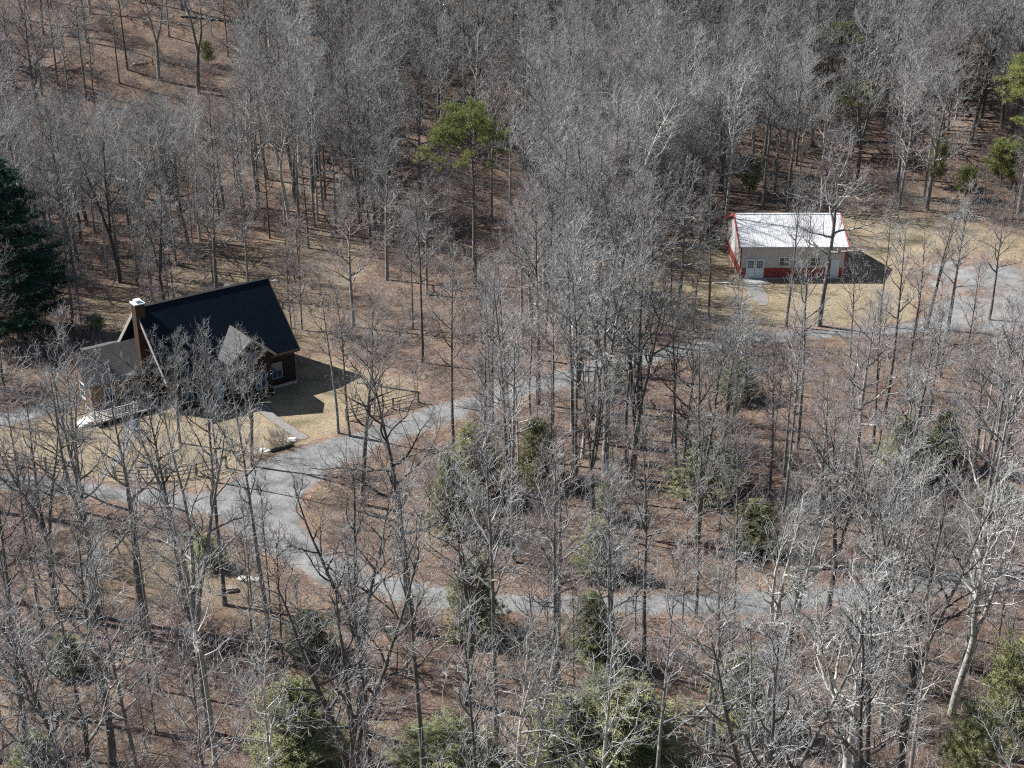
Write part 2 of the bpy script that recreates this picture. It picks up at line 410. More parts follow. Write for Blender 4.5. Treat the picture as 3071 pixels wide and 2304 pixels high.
# left wing
W1, W0, wv0, wv1, wh, wr = -L2-5.3, -L2+1.0, -1.05, 4.85, 2.75, 4.95; wm = (wv0+wv1)/2; ws = (wr-wh)/(wm-wv0)
wg = gable_wall(W1+.35, W0, wv0+.4, wv1-.4, -.6, wh+ws*.4-.13, wr-.14).build('wing_wall', M_tan, H)
m = MB(); m.slab([(W1, wv0, wh), (W0-.02, wv0, wh), (W0-.02, wm, wr), (W1, wm, wr)], .14); m.slab([(W1, wv1, wh), (W0-.02, wv1, wh), (W0-.02, wm, wr), (W1, wm, wr)], .14)
wroof = m.build('wing_roof', M_shingle2, H)
for s, va in ((-1, wv0), (1, wv1)):
    m = MB(); q = [Vector((0, va, wh+.02)), Vector((0, wm, wr+.02)), Vector((0, wm, wr-.2)), Vector((0, va, wh-.2))]
    m.poly([(uu, p.y, p.z) for uu in (W1-.06, W1-.004) for p in q], [(0, 1, 2, 3), (7, 6, 5, 4), (0, 4, 5, 1), (1, 5, 6, 2), (2, 6, 7, 3), (3, 7, 4, 0)])
    m.build('barge_board', M_trim, wroof)
window(H, 'u', W1+.35, wm-.6, .95, 1.0, 1.3, -1, M_white)
window(H, 'v', -9.6, wv0+.4, .9, .8, 1.2, -1, M_white); window(H, 'v', -7.9, wv0+.4, .9, .8, 1.2, -1, M_white)
dm = MB().box(-8.95, -8.1+.0, wv0+.32, wv0+.397, 0.05, 2.1); 
# front gable over the porch
gc, gf, gw, gp, ge = 1.07, -6.7, 2.25, 6.0, 4.1
gback = lambda z: -D2+(z-hw)/sl
gs = (gp-ge)/gw
m = MB()
m.slab([(gc-gw, gf, ge), (gc-gw, gback(ge)+.1, ge), (gc, gback(gp)+.1, gp), (gc, gf, gp)], .12)
m.slab([(gc+gw, gf, ge), (gc+gw, gback(ge)+.1, ge), (gc, gback(gp)+.1, gp), (gc, gf, gp)], .12)
gr = m.build('porch_gable_roof', M_shingle2, H)
for s in (-1, 1):
    m = MB(); q = [Vector((gc+s*gw, 0, ge+.02)), Vector((gc, 0, gp+.02)), Vector((gc, 0, gp-.2)), Vector((gc+s*gw, 0, ge-.2))]
    m.poly([(p.x, vv, p.z) for vv in (gf-.06, gf-.004) for p in q], [(0, 1, 2, 3), (7, 6, 5, 4), (0, 4, 5, 1), (1, 5, 6, 2), (2, 6, 7, 3), (3, 7, 4, 0)])
    m.build('barge_board', M_greyboard, gr)
m = MB(); m.prism([(gc-gw+.35, 0), (gc+gw-.35, 0), (gc+gw-.35, ge+.15), (gc, gp-.16), (gc-gw+.35, ge+.15)], gf+.35, -D2+.44, 'y')
m.build('porch_wall', M_brown, H)
window(H, 'v', gc-.7, gf+.35, 1.1, .85, 1.3, -1, M_blue); window(H, 'v', gc+.8, gf+.35, 1.1, .85, 1.3, -1, M_blue); window(H, 'v', gc, gf+.35, 3.6, .8, .9, -1, M_blue)
# front wall windows and door
for u in (-4.4, -3.0, 4.1): window(H, 'v', u, -D2+.45, 1.0, .9, 1.35, -1, M_blue)
d = MB().box(-2.05, -1.45+.3, -D2+.38, -D2+.447, .3, 2.35).build('door', M_blue, H)
MB().box(-1.28, -1.22, -D2+.33, -D2+.378, 1.2, 1.3).build('handle', M_flash, d)
for v in (-2, 2): window(H, 'u', L2-.3, v, 1.0, .9, 1.3, 1, M_trim)
window(H, 'u', L2-.3, 0, 4.6, .9, 1.2, 1, M_trim)
# rear gable just showing over the ridge, and rear porch roof by the left corner
m = MB(); m.slab([(2.1, .3, hr-1.35), (2.1, 1.9, hr-1.35), (3.2, 1.9, hr-.25), (3.2, .3, hr-.25)], .12); m.slab([(4.3, .3, hr-1.35), (4.3, 1.9, hr-1.35), (3.2, 1.9, hr-.25), (3.2, .3, hr-.25)], .12)
m.build('rear_gable_roof', M_shingle2, H)
m = MB(); m.slab([(-L2-2.4, 5.2, 3.1), (-L2+2, 5.2, 3.1), (-L2+2, 8.6, 2.35), (-L2-2.4, 8.6, 2.35)], .12); m.build('rear_porch_roof', M_shingle2, H)
for u in (-L2-2.2, -L2+1.8): MB().box(u-.08, u+.08, 8.3, 8.46, -.4, 2.28).build('porch_post', M_trim, H)
# front deck of the left wing: boards, white rail and steps
dk = MB().box(W1-.4, -6.6+.0, -3.2, wv0+.38, .28, .42).build('deck', M_greyboard, H)
for a, b in (((W1-.35, -3.15), (-8.2, -3.15)), ((W1-.35, -3.15), (W1-.35, -1.2))):
    m = MB(); A, B = Vector((*a, 0)), Vector((*b, 0)); n = max(2, int((B-A).length/.28))
    ax = abs((B-A).x) > abs((B-A).y)
    for zz in (.55, 1.28):
        x0, x1 = sorted((a[0], b[0])); y0, y1 = sorted((a[1], b[1])); m.box(x0-.03, x1+.03, y0-.03, y1+.03, zz, zz+.07)
    for k in range(n+1):
        p = A.lerp(B, k/n); s_ = .055 if k % 6 == 0 else .024
        m.box(p.x-s_, p.x+s_, p.y-s_*.9, p.y+s_*.9, .424, 1.277 if s_ < .05 else 1.45)
    m.build('railing', M_found2, dk)
m = MB()
for k in range(3): m.box(W1-1.5+k*.33, W1-1.17+k*.33, -2.6, -1.4, -.1, .14*(k+1))
m.build('steps', M_white, H)

# ---------------------------------------------------------------- the garage
gz = float(T(GARAGE[0], GARAGE[1]))
G = empty('metal_garage', (GARAGE[0], GARAGE[1], gz), 0)
tag(G, 'cream and red metal garage with a bright white ribbed roof and double doors', 'garage')
a, b_, gh, grz = 5.76, 5.2, 3.67, 5.75; gsl = (grz-gh)/b_
gx0, gx1, gy0, gy1 = -a+.18, a-.18, -b_+.25, b_-.25
zc = gh+gsl*.25-.1
m = MB(); m.prism([(gy0, 1.25), (gy1, 1.25), (gy1, zc), (0, grz-.12), (gy0, zc)], gx0, gx1); m.build('wall', M_cream, G)
m = MB(); m.box(gx0-.012, gx1+.012, gy0-.012, gy1+.012, .12, 1.25); m.build('wainscot', M_red, G)
m = MB().box(gx0-.05, gx1+.05, gy0-.05, gy1+.05, -.7, .12); m.build('slab', M_found, G)
m = MB(); m.slab([(-a, -b_, gh), (a, -b_, gh), (a, 0, grz), (-a, 0, grz)], .1); m.slab([(-a, b_, gh), (a, b_, gh), (a, 0, grz), (-a, 0, grz)], .1)
for k in range(26):
    x = -a+.12+k*(2*a-.24)/25
    for s in (-1, 1): m.poly([(x-.03, s*b_, gh+.002), (x+.03, s*b_, gh+.002), (x, s*b_, gh+.04), (x-.03, 0, grz+.002), (x+.03, 0, grz+.002), (x, 0, grz+.04)], [(0, 1, 2), (3, 5, 4), (0, 2, 5, 3), (1, 4, 5, 2)])
groof = m.build('roof', M_metalroof, G)
MB().prism([(-.22, grz-.03), (0, grz+.07), (.22, grz-.03), (0, grz+.0)], -a-.01, a+.01).build('ridge_cap', M_metalroof, groof)
for e in (-1, 1):
    for s in (-1, 1):
        m = MB(); u0, u1 = sorted((e*(a+.004), e*(a+.12)))
        q = [(s*(b_+.02), gh+.045), (0, grz+.075), (0, grz-.2), (s*(b_+.02), gh-.2)]
        m.poly([(uu, y, z) for uu in (u0, u1) for y, z in q], [(0, 1, 2, 3), (7, 6, 5, 4), (0, 4, 5, 1), (1, 5, 6, 2), (2, 6, 7, 3), (3, 7, 4, 0)])
        m.build('barge_board', M_redtrim, groof)
for x in (gx0, gx1):
    for y in (gy0, gy1): MB().box(x-.07, x+.07, y-.07, y+.07, .125, zc-.12).build('corner_trim', M_redtrim, G)
M_door = simple('pale_blue_door', (.55, .64, .70), .06)
for k in range(2):
    x0 = gx0+.62+k*.98; d = MB().box(x0, x0+.95, gy0-.07, gy0-.015, .1, 2.25).build('door', M_door, G)
    p = MB(); 
    for i in range(3):
        for j in range(3): p.box(x0+.16+i*.22, x0+.34+i*.22, gy0-.082, gy0-.071, 1.25+j*.28, 1.49+j*.28)
    p.build('door_panes', M_glass, d)
    MB().box(x0+(.84 if k == 0 else .06), x0+(.9 if k == 0 else .12), gy0-.12, gy0-.071, 1.05, 1.15).build('handle', M_flash, d)
window(G, 'v', 1.1-2.0, gy0, 1.5, 1.0, .9, -1, M_white); window(G, 'v', 2.4, gy0, 1.5, 1.0, .9, -1, M_white)
d = MB().box(4.1, 5.0, gy0-.07, gy0-.015, .1, 2.2).build('door', M_door, G); MB().box(4.18, 4.24, gy0-.12, gy0-.071, 1.05, 1.15).build('handle', M_flash, d)
MB().box(gx0+.3, gx0+2.9, gy0-1.7, gy0-.055, -.3, .07).build('doorstep', M_found, G)
# ================================================================ vegetation
def leafmat(name, lo, hi, rnd=.25):
    m, nt, b = material(name, .7, .25)
    f = noise(nt, 1.1, 4, rough=.7); c = ramp(nt, f, [(.35, lo), (.65, hi)])
    oi = nt.nodes.new('ShaderNodeObjectInfo')
    t = ramp(nt, oi.outputs['Random'], [(0, (1-rnd,)*3), (1, (1+rnd,)*3)])
    nt.links.new(mix(nt, 1.0, c, t, 'MULTIPLY'), b.inputs['Base Color']); return m

def barkmat(name, lo, hi, patch=None, sc_=3.0, thr=.58):
    m, nt, b = material(name, .9, .15)
    f = noise(nt, sc_, 6, rough=.75); c = ramp(nt, f, [(.3, lo), (.68, hi)])
    if patch:
        g = noise(nt, 1.6, 5, rough=.7); c = mix(nt, ramp(nt, g, [(thr-.03, (0, 0, 0)), (thr+.05, (1, 1, 1))]), c, patch)
    oi = nt.nodes.new('ShaderNodeObjectInfo'); t = ramp(nt, oi.outputs['Random'], [(0, (.72, .7, .68)), (.5, (1, 1, 1)), (1, (1.22, 1.2, 1.2))])
    nt.links.new(mix(nt, 1.0, c, t, 'MULTIPLY'), b.inputs['Base Color']); bump(nt, b, f, .6, .05); return m

M_bark = barkmat('grey_bark', (.10, .098, .093), (.26, .257, .248), (.46, .46, .44), 4)
M_barkd = barkmat('dark_bark', (.06, .056, .05), (.17, .162, .15), (.32, .32, .3), 4, .6)
M_barkp = barkmat('pale_bark', (.28, .27, .25), (.55, .54, .50), (.18, .17, .15), 2.5, .6)
M_twig = barkmat('grey_twig', (.21, .215, .215), (.41, .415, .415), (.58, .585, .58), 1.2, .58)
M_twigr = barkmat('russet_twig', (.23, .20, .205), (.42, .385, .39), None, 1.2)
M_brush = barkmat('brush_twig', (.17, .145, .14), (.42, .385, .37), None, 1.0)

def tubes(groups, V, F, off, sides):
    """groups: list of (pts[k], rads[k]); batch by k"""
    by = {}
    for p, r in groups: by.setdefault(len(p), []).append((p, r))
    for k, g in by.items():
        P = np.array([p for p, _ in g], float); Rr = np.array([r for _, r in g], float)
        d = P[:, -1]-P[:, 0]; d /= np.linalg.norm(d, axis=1, keepdims=True)+1e-9
        ref = np.where(np.abs(d[:, 2:3]) > .9, [[1., 0, 0]], [[0, 0, 1.]])
        a = np.cross(d, ref); a /= np.linalg.norm(a, axis=1, keepdims=True); c = np.cross(d, a)
        t = np.arange(sides)*2*np.pi/sides
        ring = a[:, None]*np.cos(t)[None, :, None]+c[:, None]*np.sin(t)[None, :, None]
        Q = P[:, :, None]+ring[:, None]*Rr[:, :, None, None]
        m = len(g); V.append(Q.reshape(-1, 3))
        base = off+np.arange(m)[:, None, None]*k*sides+np.arange(k-1)[None, :, None]*sides
        s0 = np.arange(sides)[None, None]; s1 = (s0+1) % sides
        F.append(np.stack([base+s0, base+s1, base+s1+sides, base+s0+sides], -1).reshape(-1, 4))
        off += m*k*sides
    return off

def rv(): return Vector((random.gauss(0, 1), random.gauss(0, 1), random.gauss(0, 1)))

def walk(p, d, L, r0, r1, k, wander, up):
    pts = [tuple(p)]; rr = [r0]; p = Vector(p); d = Vector(d).normalized()
    for i in range(1, k):
        d = (d+rv()*wander+Vector((0, 0, up))).normalized(); p = p+d*L/(k-1)
        pts.append(tuple(p)); rr.append(r0+(r1-r0)*i/(k-1))
    return pts, rr

def at_(pts, t):
    x = t*(len(pts)-1); i = min(int(x), len(pts)-2); a, b = Vector(pts[i]), Vector(pts[i+1]); return a.lerp(b, x-i), (b-a).normalized()

def side(d, ang, az):
    a = d.orthogonal().normalized(); c = d.cross(a); s = a*math.cos(az)+c*math.sin(az)
    return (d*math.cos(ang)+s*math.sin(ang)).normalized()

def spread(store, pts, rr, L, lvl, o):
    """children of a branch"""
    n = {1: max(3, int(L*o['bd'])), 2: o['n2'], 3: o['n3']}[lvl]; az = random.random()*6.28
    for i in range(n):
        t = .22+.78*(i+random.random())/n; p, d = at_(pts, min(t, .99)); az += 2.4+random.uniform(-.5, .5)
        dd = side(d, R(random.uniform(28, 62)), az); dd = (dd+Vector((0, 0, o['tup']))).normalized()
        r = max(.006, rr[min(int(t*(len(rr)-1)), len(rr)-1)]*.55)
        if lvl == 1:
            l = L*random.uniform(.28, .5)*(1.1-.55*t)+.3; q = walk(p, dd, l, max(r, .019), .010, 5, .17, .05)
            store[2].append(q); spread(store, *q, l, 2, o)
        elif lvl == 2:
            l = L*random.uniform(.35, .6)+.15; q = walk(p, dd, l, min(r, .016), .008, 3, .16, .05)
            store[3].append(q); spread(store, *q, l, 3, o)
        else:
            l = random.uniform(.22, .55); store[4].append(([tuple(p), tuple(p+dd*l)], [.0085, .0055]))

def gen_tree(seed, kind, near=False):
    random.seed(seed); st = {0: [], 1: [], 2: [], 3: [], 4: []}
    o = dict(bd=2.1, n2=5, n3=1, tup=.28)
    if kind == 'slender': Ht, r0, cb, nl, LL, a0, a1 = 20, .17, .44, 18, 3.9, 58, 24
    elif kind == 'broad': Ht, r0, cb, nl, LL, a0, a1 = 18.5, .27, .34, 18, 5.8, 70, 30
    elif kind == 'forked': Ht, r0, cb, nl, LL, a0, a1 = 20, .24, .3, 12, 4.1, 58, 26
    elif kind == 'sapling': Ht, r0, cb, nl, LL, a0, a1 = 8, .055, .22, 13, 1.7, 52, 28; o.update(bd=2.0, n2=4, n3=3)
    if near: o.update(bd=1.7, n2=4, n3=2); cb = cb+.06; LL = LL*.86
    leaders = []
    if kind == 'forked':
        fh = random.uniform(.28, .45)*Ht
        t = walk((0, 0, -.6), (random.gauss(0, .03), random.gauss(0, .03), 1), fh+.6, r0*1.15, r0*.85, 7, .03, .05); st[0].append(t)
        az = random.random()*6.28; nf = random.choice([2, 2, 3])
        for i in range(nf):
            p, d = at_(t[0], 1.0); dd = side(Vector((0, 0, 1)), R(random.uniform(6, 13)), az+i*6.28/nf)
            q = walk(p-d*.15, dd, (Ht-fh)*random.uniform(.85, 1.02), r0*.66, .03, 11, .055, .06); st[0].append(q); leaders.append((q, .22, Ht-fh))
    else:
        q = walk((0, 0, -.6), (random.gauss(0, .02), random.gauss(0, .02), 1), Ht+.6, r0*1.1, .022, 16, .02 if kind != 'broad' else .035, .13)
        q[1][0] = r0*1.45; q[1][1] = max(q[1][1], r0*1.0); st[0].append(q); leaders.append((q, cb, Ht))
    for q, c, hh in leaders:
        az = random.random()*6.28
        for i in range(nl):
            f = (i+random.random()*.8)/nl; t = c+(1-c)*f; t = min(t, .985)
            p, d = at_(q[0], t); az += 2.4+random.uniform(-.4, .4)
            ang = R(a0+(a1-a0)*f+random.uniform(-9, 9)); dd = side(d, ang, az)
            prof = (.62+.5*math.sin(min(1, f*1.6+.25)*math.pi*.62))*(1-.62*f**1.6)
            l = LL*prof*random.uniform(.75, 1.2); r = max(.026, min(.75*q[1][min(int(t*(len(q[1])-1)), len(q[1])-1)], .042*l+.015))
            b = walk(p, dd, l, r, .01, 8, .17, .09 if kind != 'broad' else .07); st[1].append(b); spread(st, *b, l, 1, o)
        # a few dead stubs on the lower trunk
        for i in range(3):
            t = random.uniform(c*.45, c); p, d = at_(q[0], t); dd = side(d, R(random.uniform(60, 95)), random.random()*6.28)
            b = walk(p, dd, random.uniform(.5, 1.8), .02, .008, 4, .15, .0); st[2].append(b)
            for j in range(2):
                pp, d2 = at_(b[0], random.random()); st[3].append(walk(pp, side(d2, .8, random.random()*6), .5, .01, .005, 3, .1, 0))
    return st

def tree_meshes(name, st, mt, mw):
    V, F = [], []; off = tubes(st[0], V, F, 0, 8); tm = mesh_np(name+'_trunk', np.concatenate(V), [np.concatenate(F)], mt, True)
    V, F = [], []; off = tubes(st[1], V, F, 0, 5); n1 = sum(len(f) for f in F)
    off = tubes(st[2], V, F, off, 4); n2 = sum(len(f) for f in F); off = tubes(st[3]+st[4], V, F, off, 3)
    F = np.concatenate(F); mi = np.ones(len(F), int); mi[:n2] = 0
    cm = mesh_np(name+'_crown', np.concatenate(V), [F], [mt, mw], True, None, mi)
    return tm, cm

KINDS = [('slender', 11, M_bark, M_twig), ('slender', 12, M_barkd, M_twig), ('slender', 13, M_bark, M_twigr), ('slender', 14, M_barkd, M_twig),
         ('broad', 21, M_bark, M_twig), ('broad', 22, M_barkd, M_twig), ('broad', 23, M_bark, M_twigr),
         ('forked', 31, M_bark, M_twig), ('forked', 32, M_barkd, M_twig), ('forked', 33, M_barkp, M_twig), ('slender', 15, M_barkp, M_twig),
         ('sapling', 41, M_barkd, M_twigr), ('sapling', 42, M_bark, M_twig), ('sapling', 43, M_barkd, M_twigr)]
PROTO = []
for k, sdn, mt, mw in KINDS:
    PROTO.append((k,)+tree_meshes('bare_'+k, gen_tree(sdn, k), mt, mw))
NF = len(PROTO)
for k, sdn, mt, mw in KINDS[:11]:
    PROTO.append((k,)+tree_meshes('near_'+k, gen_tree(sdn+100, k, True), mt, mw))
for k, sdn, mt, mw in KINDS[:11]:
    PROTO.append((k,)+tree_meshes('near_b_'+k, gen_tree(sdn+200, k, True), mt, mw))
BYK = {k: [i for i, p in enumerate(PROTO[:NF]) if p[0] == k] for k in ('slender', 'broad', 'forked', 'sapling')}
PALE = [9, 10]
print('tree faces', [len(p[2].polygons) for p in PROTO])

def put_tree(i, x, y, h, rz, label, group, cat=None, tilt=(0, 0), wid=1.0):
    if i < 11 and proj(x, y, 0)[1] > 900: i += NF+(11 if int(abs(x*7.3)+y) % 2 else 0)
    k, tm, cm = PROTO[i]; base = 8. if k == 'sapling' else 19.
    e = empty('sapling' if k == 'sapling' else 'bare_tree', (x, y, float(T(x, y))), rz); s = h/base
    e.rotation_euler = (tilt[0], tilt[1], rz); e.scale = (s*wid, s*wid, s)
    link('trunk', tm, e); link('crown', cm, e)
    tag(e, label, cat or ('sapling' if k == 'sapling' else 'tree'), group); return e

random.seed(99)
# ---- trees one can pick out in the photograph: base pixel, crown-top pixel (or height in m), kind, tilt, label
def height_for(x, y, top):
    z0 = float(T(x, y)); h = 5.
    for h in np.arange(4, 34, .25):
        if proj(x, y, z0+h)[1] < top: return h
    return h
HAND = [
 (443, 1910, 1150, 'broad', 'broad bare tree forking over the drive junction below the house, third from the left edge'),
 (578, 1920, 1160, 'slender', 'tall straight bare trunk standing in the brown clearing below the house'),
 (630, 2200, 1300, 'forked', 'large dark bare tree with a wide fork in front of the drive bend'),
 (675, 1815, 1080, 'slender', 'straight bare tree at the lower lawn edge rising past the split rail fence end'),
 (810, 1940, 1150, 'slender', 'tall leaning bare trunk beside the pale grass patch below the drive'),
 (861, 2080, 1640, 'sapling', 'thin bare tree with a knotted top beside the pale grass patch'),
 (125, 1880, 1260, 'slender', 'grey bare trunk rising past the left rail fence, nearest the photo edge'),
 (172, 1840, 1230, 'forked', 'dark forked bare tree crossing the left rail fence'),
 (290, 1850, 1120, 'forked', 'multi stemmed bare tree in front of the white deck rail'),
 (1090, 2200, 1440, 'forked', 'big bare tree with a high fork on the near side of the lower drive'),
 (1240, 1900, 1080, 'broad', 'bare tree with a long pale side limb reaching over the green cedars'),
 (1360, 1400, 820, 'slender', 'dark bare trunk rising beside the upper drive left of the cedar pair'),
 (1490, 2260, 1350, 'slender', 'tall pole straight bare tree crossing the lower drive in mid photo'),
 (1533, 1570, 900, 'slender', 'tall dark bare trunk standing between the two cedar clumps'),
 (1670, 2050, 1370, 'broad', 'bare tree with a rounded twiggy crown over the lower drive'),
 (1783, 1590, 1090, 'forked', 'dark bare tree with a bright limb angled right in the island of woods'),
 (1845, 2290, 1480, 'slender', 'slim bare tree in the near woods, right of the lower centre'),
 (1935, 2020, 1320, 'slender', 'slim bare tree on the lower verge of the drive right of centre'),
 (1620, 2330, 1700, 'broad', 'large near bare tree at the bottom centre with pale upper limbs'),
 (650, 2330, 1620, 'pale', 'pale barked bare tree with long white limbs at the bottom left'),
 (2117, 2240, 1650, 'slender', 'slim dark bare tree standing beside a dark green cedar at lower right'),
 (2085, 1850, 1280, 'slender', 'bare tree on the drive verge behind the bright green cedar'),
 (2290, 2220, 1480, 'pale', 'pale barked bare tree with bright broken limbs at lower right'),
 (2353, 2077, 1560, 'slender', 'dark bare trunk with its foot visible on brown leaves at lower right'),
 (2560, 2330, 1560, 'forked', 'twin stemmed near bare tree at the bottom right'),
 (2697, 2320, 1480, 'forked', 'near bare tree with a low spreading fork at the bottom right'),
 (2893, 2010, 1170, 'broad', 'big leaning bare tree with its foot beside the drive near the right edge'),
 (2985, 1960, 1560, 'sapling', 'small crooked bare tree close to the right edge below the drive'),
 (2500, 1530, 1120, 'slender', 'bare trunk in the open brown woods above the lower drive at right'),
 (2357, 980, 560, 'slender', 'slim bare tree standing before the middle of the garage'),
 (2456, 978, 400, 'broad', 'dark bare tree with a strong low fork in front of the garage roof'),
 (2636, 978, 640, 'slender', 'bare tree at the right end of the garage lawn'),
 (2125, 952, 560, 'slender', 'bare tree with side branches left of the garage gable'),
 (2010, 925, 600, 'slender', 'bare tree on the dry grass further left of the garage'),
 (1922, 925, 560, 'slender', 'bare trunk at the left end of the garage lawn'),
 (1478, 1330, 830, 'slender', 'bare tree on the verge of the upper drive, nearest the cedar clumps'),
 (1530, 1400, 830, 'slender', 'straight grey bare trunk just below the upper drive'),
 (1735, 1190, 640, 'broad', 'tall bare tree with a thick trunk beyond the upper drive in mid photo'),
 (1823, 920, 520, 'slender', 'dark bare trunk between the white tank and the garage lawn'),
 (1790, 985, 600, 'slender', 'bare trunk in brush right of the white tank'),
 (2045, 1500, 960, 'broad', 'spreading bare tree in the woods below the bend of the upper drive'),
 (2090, 1640, 1050, 'forked', 'pale topped forked bare tree in the woods right of centre'),
 (2350, 1560, 980, 'slender', 'bare tree amid dense twigs below the garage'),
 (2690, 1640, 1000, 'broad', 'broad bare tree in the dense woods below the gravel parking'),
 (2960, 1720, 940, 'broad', 'tall bare tree above the drive near the right edge'),
 (2780, 985, 600, 'forked', 'bare tree on the left edge of the gravel parking'),
 (2845, 990, 640, 'slender', 'bare tree standing in the gravel parking margin'),
 (2965, 960, 620, 'broad', 'bare tree on the far right of the gravel parking'),
 (459, 903, 560, 'slender', 'dark bare trunk with a visible foot behind the house chimney'),
 (524, 912, 600, 'slender', 'thin bare tree right behind the left end of the house ridge'),
 (745, 856, 500, 'slender', 'dark bare tree close behind the right end of the house ridge'),
 (650, 882, 480, 'broad', 'leaning bare trunk behind the middle of the house ridge'),
 (640, 850, 560, 'slender', 'slim bare tree on brown leaves farther behind the house roof'),
 (875, 985, 700, 'sapling', 'small russet bare tree at the right end of the house roof'),
 (905, 990, 680, 'sapling', 'second small russet bare tree just right of the house roof'),
 (225, 1025, 520, 'slender', 'bare tree between the big dark pine and the house'),
 (1015, 1300, 850, 'slender', 'bare tree between the house lawn and the upper drive'),
 (1050, 1310, 900, 'slender', 'slimmer bare tree beside the upper drive at the lawn edge'),
 (540, 1330, 1010, 'forked', 'pale limbed bare tree directly in front of the house porch'),
 (755, 1400, 1020, 'forked', 'bare tree with a thick lower trunk in front of the porch gable'),
 (655, 1450, 1040, 'slender', 'slim bare tree before the house front between two forked trees'),
 (1110, 745, 420, 'broad', 'leaning bare tree in the sunlit leaf patch behind the house'),
 (1160, 790, 560, 'slender', 'dark bare trunk at the right of the sunlit leaf patch'),
 (925, 745, 400, 'slender', 'dark bare trunk standing in the sunlit leaf patch'),
 (174, 256, -120, 'slender', 'dark trunk on the upper left hillside, second in from the edge'),
 (127, 288, -60, 'slender', 'dark trunk on the upper left hillside close to the photo edge'),
 (259, 298, -110, 'slender', 'tall dark trunk in the middle of the upper left hillside clearing'),
 (286, 338, 60, 'slender', 'lowest dark trunk of the upper left hillside clearing'),
 (216, 358, 0, 'slender', 'slim grey trunk at the bottom of the upper left hillside clearing'),
 (383, 209, -150, 'slender', 'dark trunk on the upper left hillside beside the forked one'),
 (477, 240, -140, 'forked', 'large dark forked tree on the upper left hillside'),
 (684, 170, -150, 'slender', 'dark leaning trunk right of the round pine on the upper left hillside'),
 (507, 110, -200, 'slender', 'trunk at the top of the upper left hillside behind the forked tree'),
 (636, 110, -60, 'sapling', 'short dark tree above the round pine on the upper left hillside'),
 (358, 249, -80, 'slender', 'slim trunk left of the forked tree on the upper left hillside'),
 (15, 240, -120, 'broad', 'dark trunk at the extreme upper left of the photo'),
]
placed = []
for n, (bx, by, top, kd, lab) in enumerate(HAND):
    g = ground(bx, by); h = height_for(g.x, g.y, top); h = min(max(h, 5), 26)
    opts = PALE if kd == 'pale' else [i for i in BYK[kd] if i not in PALE]
    i = opts[n % len(opts)]
    put_tree(i, g.x, g.y, h, random.uniform(0, 6.28), lab, 'trees standing out singly around the clearings', tilt=(random.gauss(0, .008), random.gauss(0, .008)))
    placed.append((g.x, g.y))
print('hand', len(HAND))

# ---- evergreens
def tufts(C, n, l, wd, up=.3, seed=0, out=None):
    r = np.random.default_rng(seed); C = np.repeat(C, n, 0); m = len(C)
    d = r.normal(size=(m, 3)); d[:, 2] += up
    if out is not None: d += np.repeat(out, n, 0)*1.2
    d /= np.linalg.norm(d, axis=1, keepdims=True); p = np.cross(d, r.normal(size=(m, 3))); p /= np.linalg.norm(p, axis=1, keepdims=True)
    L = l*r.uniform(.6, 1.3, (m, 1)); C = C+r.normal(size=(m, 3))*l*.25
    V = np.stack([C-p*wd/2, C+p*wd/2, C+d*L], 1).reshape(-1, 3); F = np.arange(m*3).reshape(-1, 3); return V, F

